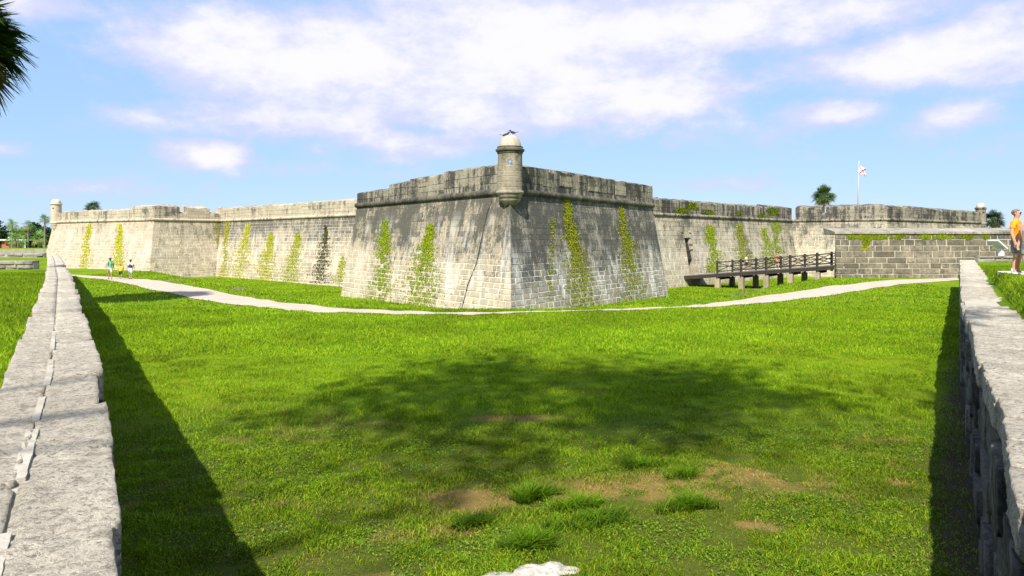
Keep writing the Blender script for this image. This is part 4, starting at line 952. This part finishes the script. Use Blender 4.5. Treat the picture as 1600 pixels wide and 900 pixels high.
for (px, Y, h, R, lab, sd, c) in ((3, 260, 8, 6, 'dark oak at the left end behind the brick building', 1, (.03, .055, .02)), (20, 270, 6.5, 5, 'low dark oak behind the palm pair', 2, (.035, .06, .02)), (52, 255, 8, 5, 'round green oak behind the slim palms', 3, (.05, .085, .03)), (62, 250, 8.5, 5, 'bluish green oak beside the far left bastion', 4, (.045, .08, .035)), (78, 262, 8, 6, 'dark oak tucked behind the pale bastion edge', 7, (.03, .06, .02)), (36, 265, 7, 5, 'low oak in the gap behind the building', 8, (.045, .08, .025)), (-14, 262, 9, 7, 'oak at the edge of the far tree line', 9, (.035, .06, .02))):
    tree('oak_tree', ((px-800)/F*Y, Y, .3), h, R, 2600, lab, sd, c, .42, .62, 'oaks beyond the left lawn')
# the tree behind the viewer whose shade lies across the lawn
tree('oak_tree', (-9.8, -3.5, 1.6), 18.2, 4.5, 6600, 'oak behind the moat wall corner, shading the middle of the lawn', 33, (.05, .085, .02), .17, .40, None, blobs=80, fork=6., lean=(6.9, 2.2), wide=1.45)

# ------------------------------------------------------------------ brick building far left
bY = 238; bx0, bx1 = (-30-800)/F*bY, (42-800)/F*bY; zb = .5
hb = empty('brick_building', ((bx0+bx1)/2, bY, zb), 0, 'low flat roofed red brick building behind the palms', 'building')
def hbox(nm, x0, x1, y0, y1, z0, z1, m_): 
    b = MB(); b.box(x0, x1, y0, y1, z0, z1); o = b.build(nm, m_, hb); return o
M_brick = plain('red_brick', (.33, .10, .05), .9, .25, 3); M_roof = plain('pale_roof', (.55, .53, .50), .8, .1); cw = (bx1-bx0)/2
hbox('wall', -cw, cw*.45, 0, 8, 0, 2.5, M_brick); hbox('roof', -cw-.6, cw+.4, -1.2, 9, 2.6, 3.05, M_roof); hbox('porch_wall', cw*.45, cw, 5, 8, 0, 2.5, M_dark)
hbox('porch_post', cw-.3, cw, -.8, -.5, 0, 2.6, M_white); hbox('roof_vent', -cw*.1, cw*.1, 3, 5, 3.05, 3.9, M_roof)
dw = hbox('window', -cw*.6, -cw*.45, -.08, 0.05, .9, 2.0, M_dark); hbox('door', -cw*.2, -cw*.1, -.08, .05, 0, 2.1, M_dark)
hbox('window', cw*.1, cw*.25, -.08, .05, .9, 2.0, M_dark)

# ------------------------------------------------------------------ flagpole, flag, cannons, birds, panel, slab
fx = (1340-800)/F*105; pole = empty('flagpole', (fx, 105, 5.85), 0, 'tall grey flagpole on the fort gun deck', 'flagpole')
m_ = MB(); m_.tube([(0, 0, 0), (.08, 0, 4.5), (.2, 0, 9.1)], [.13, .1, .06], 10); m_.build('pole', plain('grey_steel', (.30, .31, .33), .45, .1), pole, True)
m_ = MB(); m_.lathe([(.01, 0), (.08, .04), (.1, .1), (.06, .17), (.01, .19)], 12, (.2, 0, 9.08)); m_.build('finial', M_white, pole, True)
m_ = MB(); m_.lathe([(.4, 0), (.4, .12), (.2, .25), (.15, .4)], 12); m_.build('base', M_white, pole)
def mat_flag():
    m, T = newmat('saltire_flag'); uv = T.n('ShaderNodeAttribute', attribute_name='fuv'); s3 = T.n('ShaderNodeSeparateXYZ'); T.set(s3, 0, uv.outputs['Vector']); u, v = s3.outputs[0], s3.outputs[1]
    zig = T.m('MULTIPLY', T.m('SUBTRACT', T.m('PINGPONG', T.m('MULTIPLY', u, 9.), .5), .25), .09)
    a = T.m('ABSOLUTE', T.m('ADD', T.m('SUBTRACT', u, v), zig)); b = T.m('ABSOLUTE', T.m('ADD', T.m('SUBTRACT', T.m('ADD', u, v), 1.), zig)); d = T.m('MINIMUM', a, b)
    col = T.mix(T.ramp(d, .075, .095, 1, 0), (.78, .74, .75), (.45, .02, .06)); finish(T, col, .8, trans=.3); return m
fv = []; fuv = []; nu, nv = 14, 12
for j in range(nv+1):
    for i in range(nu+1):
        u, v = i/nu, j/nv; sag = .62*u+.15*u*u; x = u*1.15*(1-.15*v*0); zz = -v*1.35*(1-.22*u)-sag*.85; yy = .14*math.sin(u*7+v*2.4)*u+.06*math.sin(v*6)*u
        fv.append((.17+x*.95, yy, 8.75+zz)); fuv.append((u, v, 0))
fo = mesh('flag', fv, [(j*(nu+1)+i, j*(nu+1)+i+1, (j+1)*(nu+1)+i+1, (j+1)*(nu+1)+i) for j in range(nv) for i in range(nu)], mat_flag(), None, True)
fo.location = (fx, 105, 5.85); a = fo.data.attributes.new('fuv', 'FLOAT_VECTOR', 'POINT'); a.data.foreach_set('vector', np.array(fuv, np.float32).ravel()); tag(fo, 'white flag with a jagged red saltire hanging from the flagpole', 'flag')
sd = fo.modifiers.new('thick', 'SOLIDIFY'); sd.thickness = .01
def cannon(loc, rz, pitch, label):
    th = empty('cannon', loc, rz, label, 'cannon', 'cannons on the gun deck'); b = MB(); b.lathe([(.01, -1.35), (.1, -1.3), (.07, -1.2), (.21, -1.1), (.23, -.9), (.2, -.5), (.19, 0), (.16, .6), (.14, 1.2), (.18, 1.28), (.18, 1.4), (.09, 1.4), (.09, .9)], 16)
    br = b.build('barrel', M_iron, th, True); br.location = (0, 0, 1.45); br.rotation_euler = (0, math.pi/2-pitch, 0)
    for sy in (-.3, .3):
        b = MB(); b.box(-1.1, .5, sy-.06, sy+.06, .25, 1.25); b.build('carriage_cheek', M_wood, th)
        for sx in (-.8, .3):
            b = MB(); b.tube([(sx, sy*1.3-.05, .25), (sx, sy*1.3+.05, .25)], [.25, .25], 14); b.build('wheel', M_wood, th)
    b = MB(); b.box(-1., .4, -.35, .35, .35, .45); b.build('carriage_bed', M_wood, th); return th
c7 = FACES[7]
for (px, lab, bk_) in ((1036, 'black cannon barrel over the curtain parapet beside the central bastion', 2.3), (1167, 'black cannon barrel over the curtain parapet above the bridge', 2.3)):
    t, z, h = c7.hit(px, 325); p = c7.p0+c7.d*t-c7.n2*bk_; cannon((p.x, p.y, 5.86), math.atan2(c7.n2.y, c7.n2.x)+.9, .12, lab)
def bird(loc, rz, label, s=1.):
    th = empty('bird', loc, rz, label, 'bird', 'birds on the turret dome'); m_ = plain('bird_feather', (.03, .03, .033), .7)
    b = MB(); b.tube([(-.13*s, 0, .075*s), (-.08*s, 0, .085*s), (0, 0, .10*s), (.07*s, 0, .125*s), (.105*s, 0, .17*s), (.125*s, 0, .20*s), (.15*s, 0, .20*s), (.185*s, 0, .195*s)], [.01*s, .04*s, .06*s, .052*s, .034*s, .036*s, .028*s, .004*s], 10); b.build('body', m_, th, True)
    b = MB(); b.add([(-.10*s, -.025*s, .085*s), (-.10*s, .025*s, .085*s), (-.25*s, .04*s, .12*s), (-.25*s, -.04*s, .12*s), (-.10*s, 0, .10*s), (-.25*s, 0, .135*s)], [(0, 1, 2, 3), (0, 3, 5, 4), (1, 4, 5, 2), (0, 4, 1), (2, 5, 3)]); b.build('tail', m_, th)
    for sy in (-1, 1):
        b = MB(); b.add([(.05*s, sy*.055*s, .14*s), (-.16*s, sy*.03*s, .10*s), (-.02*s, sy*.062*s, .07*s), (0, sy*.066*s, .11*s)], [(0, 3, 1), (3, 2, 1), (0, 2, 3)]); b.build('wing', m_, th)
        b = MB(); b.tube([(.0, sy*.02*s, .06*s), (.01*s, sy*.022*s, -.01*s)], [.006*s, .005*s], 5); b.build('leg', m_, th)
bird((-.32, 35.72, 8.55), math.radians(-15), 'small dark bird perched on the turret dome, tail raised', 1.3)
bird((.05, 35.72, 8.69), math.radians(170), 'small dark bird perched on the very top of the turret dome', 1.15)
# information panel
px0 = at(1563, 402+8, 1.62); wp = empty('information_panel', ((1562-800)/F*48.2, 48.2, 1.95), math.radians(10), 'white slanted information panel on a post by the low block wall', 'sign')
b = MB(); b.beam((.12, 0, -.1), (.12, 0, .78), .20, .30, (0, 1, 0)); b.build('post', M_white, wp)
b = MB(); b.beam((-.52, 0, 1.32), (.22, 0, .76), .85, .07); b.build('panel', M_white, wp)
b = MB(); b.beam((-.49, 0, 1.365), (.18, 0, .86), .75, .006); b.build('printed_face', plain('panel_print', (.30, .33, .34), .4, .3, 5), wp)
slb = MB(); zs_ = 2.32
slb.add([(x, y, z) for z in (zs_-.3, zs_) for x, y in SLAB], [(3, 2, 1, 0), (4, 5, 6, 7), (0, 1, 5, 4), (1, 2, 6, 5), (2, 3, 7, 6), (3, 0, 4, 7)])
o = slb.build('paving', plain('pale_concrete', (.66, .63, .58), .85, .12, 3)); tag(o, 'pale concrete walk under the man in orange', 'pavement', kind='structure')

# ------------------------------------------------------------------ people
def skinmesh(name, verts, edges, root, mat, parent, sub=2):
    me = bpy.data.meshes.new(name); bm = bmesh.new(); ly = bm.verts.layers.skin.verify(); vs = []
    for (co, r) in verts:
        v = bm.verts.new(co); v[ly].radius = r if isinstance(r, tuple) else (r, r); vs.append(v)
    vs[root][ly].use_root = True
    for a, b in edges: bm.edges.new((vs[a], vs[b]))
    bm.to_mesh(me); bm.free(); o = link(name, me, mat, parent); 
    k = o.modifiers.new('skin', 'SKIN'); k.use_smooth_shade = True; s = o.modifiers.new('sub', 'SUBSURF'); s.levels = s.render_levels = sub; return o
_mc = {}
def pm(c, nm='cloth'):
    k = (nm, c)
    if k not in _mc: _mc[k] = plain(nm, c, .8, .12, 20)
    return _mc[k]
def person(loc, rz, H, label, shirt, shorts, skin=(.42, .24, .16), hair=(.12, .08, .05), shoes=(.7, .7, .7), socks=None, step=.0, group=None, cap=None, pack=None, vest=None, glasses=False, fingers=False, female=False, sleeve=.5, armswing=.0, dress=False, sub=2):
    s = H/1.75; th = empty('person', loc, rz, label, 'person', group)
    def S_(v): return Vector(v)*s
    J = {}
    J['pel'] = ((0, 0, .96), (.155, .115)); J['bel'] = ((0, -.005, 1.12), (.145, .11)); J['che'] = ((0, -.01, 1.32), (.165, .12)); J['nkb'] = ((0, .01, 1.45), (.075, .07)); J['nk'] = ((0, .0, 1.52), .056)
    J['jaw'] = ((0, -.02, 1.575), (.064, .075)); J['hd'] = ((0, -.012, 1.655), (.080, .098)); J['top'] = ((0, 0, 1.715), (.058, .07))
    for sd, sg in (('L', 1), ('R', -1)):
        st = step*sg
        J['hip'+sd] = ((.095*sg, 0, .88), .092); J['kn'+sd] = ((.105*sg, -.03-.20*st, .50), .060); J['cal'+sd] = ((.108*sg, .0-.20*st, .36), .058); J['an'+sd] = ((.11*sg, .03-.30*st+.10*min(0, st), .09), .040); J['heel'+sd] = ((.11*sg, .06-.30*st+.10*min(0, st), .04), .036); J['toe'+sd] = ((.125*sg, -.13-.30*st+.10*min(0, st), .032), .034)
        sw = armswing*sg
        J['sh'+sd] = ((.185*sg, .005, 1.40), .068); J['el'+sd] = ((.255*sg, .03+.10*sw, 1.12), .046); J['wr'+sd] = ((.275*sg, -.04+.2*sw, .89), .030); J['ha'+sd] = ((.275*sg, -.06+.22*sw, .82), (.022, .040))
    if female: J['pel'] = (J['pel'][0], (.165, .12)); J['che'] = (J['che'][0], (.145, .115))
    if fingers:
        for sd, sg in (('L', 1), ('R', -1)):
            hx, hy, hz_ = J['ha'+sd][0]
            for k, (dy, ln) in enumerate(((-.030, .075), (-.010, .085), (.010, .08), (.028, .062))):
                J['f%d' % k+sd] = ((hx-.002*sg, hy+dy, hz_-.045), .010); J['g%d' % k+sd] = ((hx-.022*sg, hy+dy-.004, hz_-.045-ln*.75), .0085)
            J['th'+sd] = ((hx-.018*sg, hy-.05, hz_-.01), .011); J['tj'+sd] = ((hx-.03*sg, hy-.062, hz_-.055), .009)
    ks = list(J); ix = {k: i for i, k in enumerate(ks)}
    E_ = [('pel', 'bel'), ('bel', 'che'), ('che', 'nkb'), ('nkb', 'nk'), ('nk', 'jaw'), ('jaw', 'hd'), ('hd', 'top')]
    for sd in 'LR':
        E_ += [('pel', 'hip'+sd), ('hip'+sd, 'kn'+sd), ('kn'+sd, 'cal'+sd), ('cal'+sd, 'an'+sd), ('an'+sd, 'heel'+sd), ('an'+sd, 'toe'+sd), ('che', 'sh'+sd), ('sh'+sd, 'el'+sd), ('el'+sd, 'wr'+sd), ('wr'+sd, 'ha'+sd)]
        if fingers:
            for k in range(4): E_ += [('ha'+sd, 'f%d' % k+sd), ('f%d' % k+sd, 'g%d' % k+sd)]
            E_ += [('wr'+sd, 'th'+sd), ('th'+sd, 'tj'+sd)]
    def sr(r): return (r[0]*s, r[1]*s) if isinstance(r, tuple) else (r*s, r*s)
    skinmesh('body', [(S_(J[k][0]), sr(J[k][1])) for k in ks], [(ix[a], ix[b]) for a, b in E_], 0, pm(skin, 'skin'), th, sub)
    def lerp(a, b, t): return Vector(a).lerp(Vector(b), t)
    # shirt
    V = [((0, 0, .93), (.172, .135)), ((0, -.005, 1.12), (.165, .13)), ((0, -.01, 1.32), (.178, .136)), ((0, .008, 1.44), (.10, .085))]; Ed = [(0, 1), (1, 2), (2, 3)]
    for sd in 'LR':
        a, b = J['sh'+sd][0], J['el'+sd][0]; i = len(V); V += [(a, .082), (lerp(a, b, sleeve*.55), .075), (lerp(a, b, sleeve), .074)]; Ed += [(2, i), (i, i+1), (i+1, i+2)]
    skinmesh('shirt', [(S_(c), sr(r)) for c, r in V], Ed, 1, pm(shirt), th, sub)
    # shorts
    V = [((0, 0, 1.0), (.168, .13)), ((0, 0, .90), (.172, .135))]; Ed = [(0, 1)]
    for sd in 'LR':
        a, b = J['hip'+sd][0], J['kn'+sd][0]; i = len(V); V += [(lerp(a, b, .18), .112), (lerp(a, b, .55), .104), (lerp(a, b, .86), .100)]; Ed += [(1, i), (i, i+1), (i+1, i+2)]
    skinmesh('shorts', [(S_(c), sr(r)) for c, r in V], Ed, 0, pm(shorts), th, sub)
    for sd in 'LR':
        an, hl, to = (Vector(J[k+sd][0]) for k in ('an', 'heel', 'toe'))
        skinmesh('shoe', [(S_(hl+Vector((0, .01, .012))), sr((.048, .048))), (S_((hl+to)/2+Vector((0, 0, .012))), sr((.05, .046))), (S_(to+Vector((0, -.01, .008))), sr((.048, .04)))], [(0, 1), (1, 2)], 0, pm(shoes, 'shoe'), th, 1)
        if socks: skinmesh('sock', [(S_(an+Vector((0, .01, -.03))), sr(.05)), (S_(an+Vector((0, 0, .10))), sr(.05))], [(0, 1)], 0, pm(socks), th, 1)
    # hair, face
    bm = bmesh.new(); bmesh.ops.create_uvsphere(bm, u_segments=16, v_segments=10, radius=1.)
    for v in list(bm.verts):
        if v.co.z < -.05 and v.co.y < .15 or v.co.y < -.45 and v.co.z < .38: bm.verts.remove(v)
    for v in bm.verts: v.co = Vector((v.co.x*.092, v.co.y*.112+.004, v.co.z*(.088 if v.co.z > 0 else .10)+1.672))*s
    me = bpy.data.meshes.new('hair'); bm.to_mesh(me); bm.free(); o = link('hair', me, pm(hair, 'hair'), th, True); o.modifiers.new('t', 'SOLIDIFY').thickness = .008
    def sph(nm, c, r, m_): 
        b_ = bmesh.new(); bmesh.ops.create_uvsphere(b_, u_segments=10, v_segments=7, radius=1.)
        for v in b_.verts: v.co = (Vector((v.co.x*r[0], v.co.y*r[1], v.co.z*r[2]))+Vector(c))*s
        me = bpy.data.meshes.new(nm); b_.to_mesh(me); b_.free(); return link(nm, me, m_, th, True)
    sph('nose', (0, -.112, 1.625), (.014, .022, .022), pm(skin, 'skin')); sph('mouth', (0, -.098, 1.585), (.024, .008, .006), pm((.30, .10, .08), 'lips'))
    for sg in (-1, 1):
        sph('ear', (.083*sg, .0, 1.635), (.012, .022, .032), pm(skin, 'skin')); sph('eye', (.032*sg, -.092, 1.655), (.014, .012, .009), pm((.03, .025, .02), 'eye'))
        if glasses: sph('sunglass_lens', (.036*sg, -.103, 1.655), (.030, .012, .02), pm((.01, .01, .012), 'lens'))
    if cap:
        b = MB(); b.lathe([(.105*s, 0), (.108*s, .03*s), (.09*s, .075*s), (.05*s, .10*s), (.005*s, .108*s)], 16, (0, .0, 1.675*s)); b.box(-.075*s, .075*s, -.20*s, -.08*s, 1.675*s, 1.688*s); b.build('cap', pm(cap), th, True)
    if pack:
        skinmesh('backpack', [(S_((0, .17, 1.02)), sr((.13, .085))), (S_((0, .18, 1.2)), sr((.14, .095))), (S_((0, .165, 1.36)), sr((.12, .07)))], [(0, 1), (1, 2)], 0, pm(pack), th, 1)
        for sg in (-1, 1):
            b = MB(); b.tube([S_((.10*sg, .13, 1.40)), S_((.115*sg, .02, 1.475)), S_((.11*sg, -.12, 1.40)), S_((.12*sg, -.145, 1.2)), S_((.15*sg, -.02, 1.05))], [.022*s]*5, 6); b.build('backpack_strap', pm(pack), th, True)
    if vest:
        skinmesh('vest', [(S_((0, 0, .96)), sr((.225, .185))), (S_((0, -.005, 1.15)), sr((.215, .18))), (S_((0, -.01, 1.36)), sr((.215, .18)))], [(0, 1), (1, 2)], 0, pm(vest), th, 1)
    return th
person(((1588-800)/F*19.6, 19.6, 2.322), math.radians(38), 1.84, 'man in orange shirt, grey shorts and white socks standing on the concrete walk', (.80, .26, .01), (.16, .17, .19), (.48, .24, .15), (.17, .13, .10), (.75, .75, .74), (.8, .8, .8), .05, None, glasses=True, fingers=True, sleeve=.7, sub=3)
person(((1607-800)/F*19.0, 19.0, 2.322), math.radians(-80), 1.70, 'person with bare arms at the photograph edge beside the man in orange', (.60, .33, .28), (.22, .24, .20), (.52, .27, .20), (.2, .14, .08), (.6, .4, .35), None, .05, None, fingers=True, sleeve=.25)
def onpath(px, py): x_, y_ = at(px, py); return (x_, y_, float(gz(x_, y_))+.03)
person(onpath(172, 437), math.radians(28), 1.76, 'man in a green shirt with dark backpack straps walking on the path', (.10, .42, .22), (.45, .40, .33), (.35, .19, .12), (.05, .04, .03), (.05, .04, .035), None, .9, 'family on the path', cap=(.05, .05, .05), pack=(.03, .04, .035), armswing=.6)
person(onpath(188.5, 437.5), math.radians(20), 1.30, 'child in a yellow shirt and dark shorts walking between two adults', (.75, .45, .02), (.035, .03, .035), (.35, .19, .12), (.06, .035, .02), (.6, .6, .6), (.05, .05, .05), .9, 'family on the path', armswing=.5)
person(onpath(204, 436.5), math.radians(15), 1.62, 'woman in dark vest, white sleeve and light blue shorts walking on the path', (.65, .68, .75), (.42, .58, .68), (.40, .22, .14), (.05, .035, .03), (.12, .04, .02), None, .8, 'family on the path', cap=(.04, .04, .05), vest=(.035, .035, .05), female=True, armswing=.5)
sA = s_of_px(1166, .4); pA = bpt(sA, .4); person((pA.x, pA.y, pA.z), ang+math.pi/2+math.pi, 1.62, 'person in a white top and black shorts crossing the timber bridge', (.75, .74, .74), (.02, .02, .025), (.35, .2, .13), (.07, .04, .03), step=.6)
sB = s_of_px(1214, .5); pB = bpt(sB, .5); person((pB.x, pB.y, pB.z), ang+math.pi/2, 1.5, 'person in a red top and tan shorts on the timber bridge', (.55, .05, .04), (.40, .27, .15), (.42, .24, .16), (.25, .13, .06), step=.6)
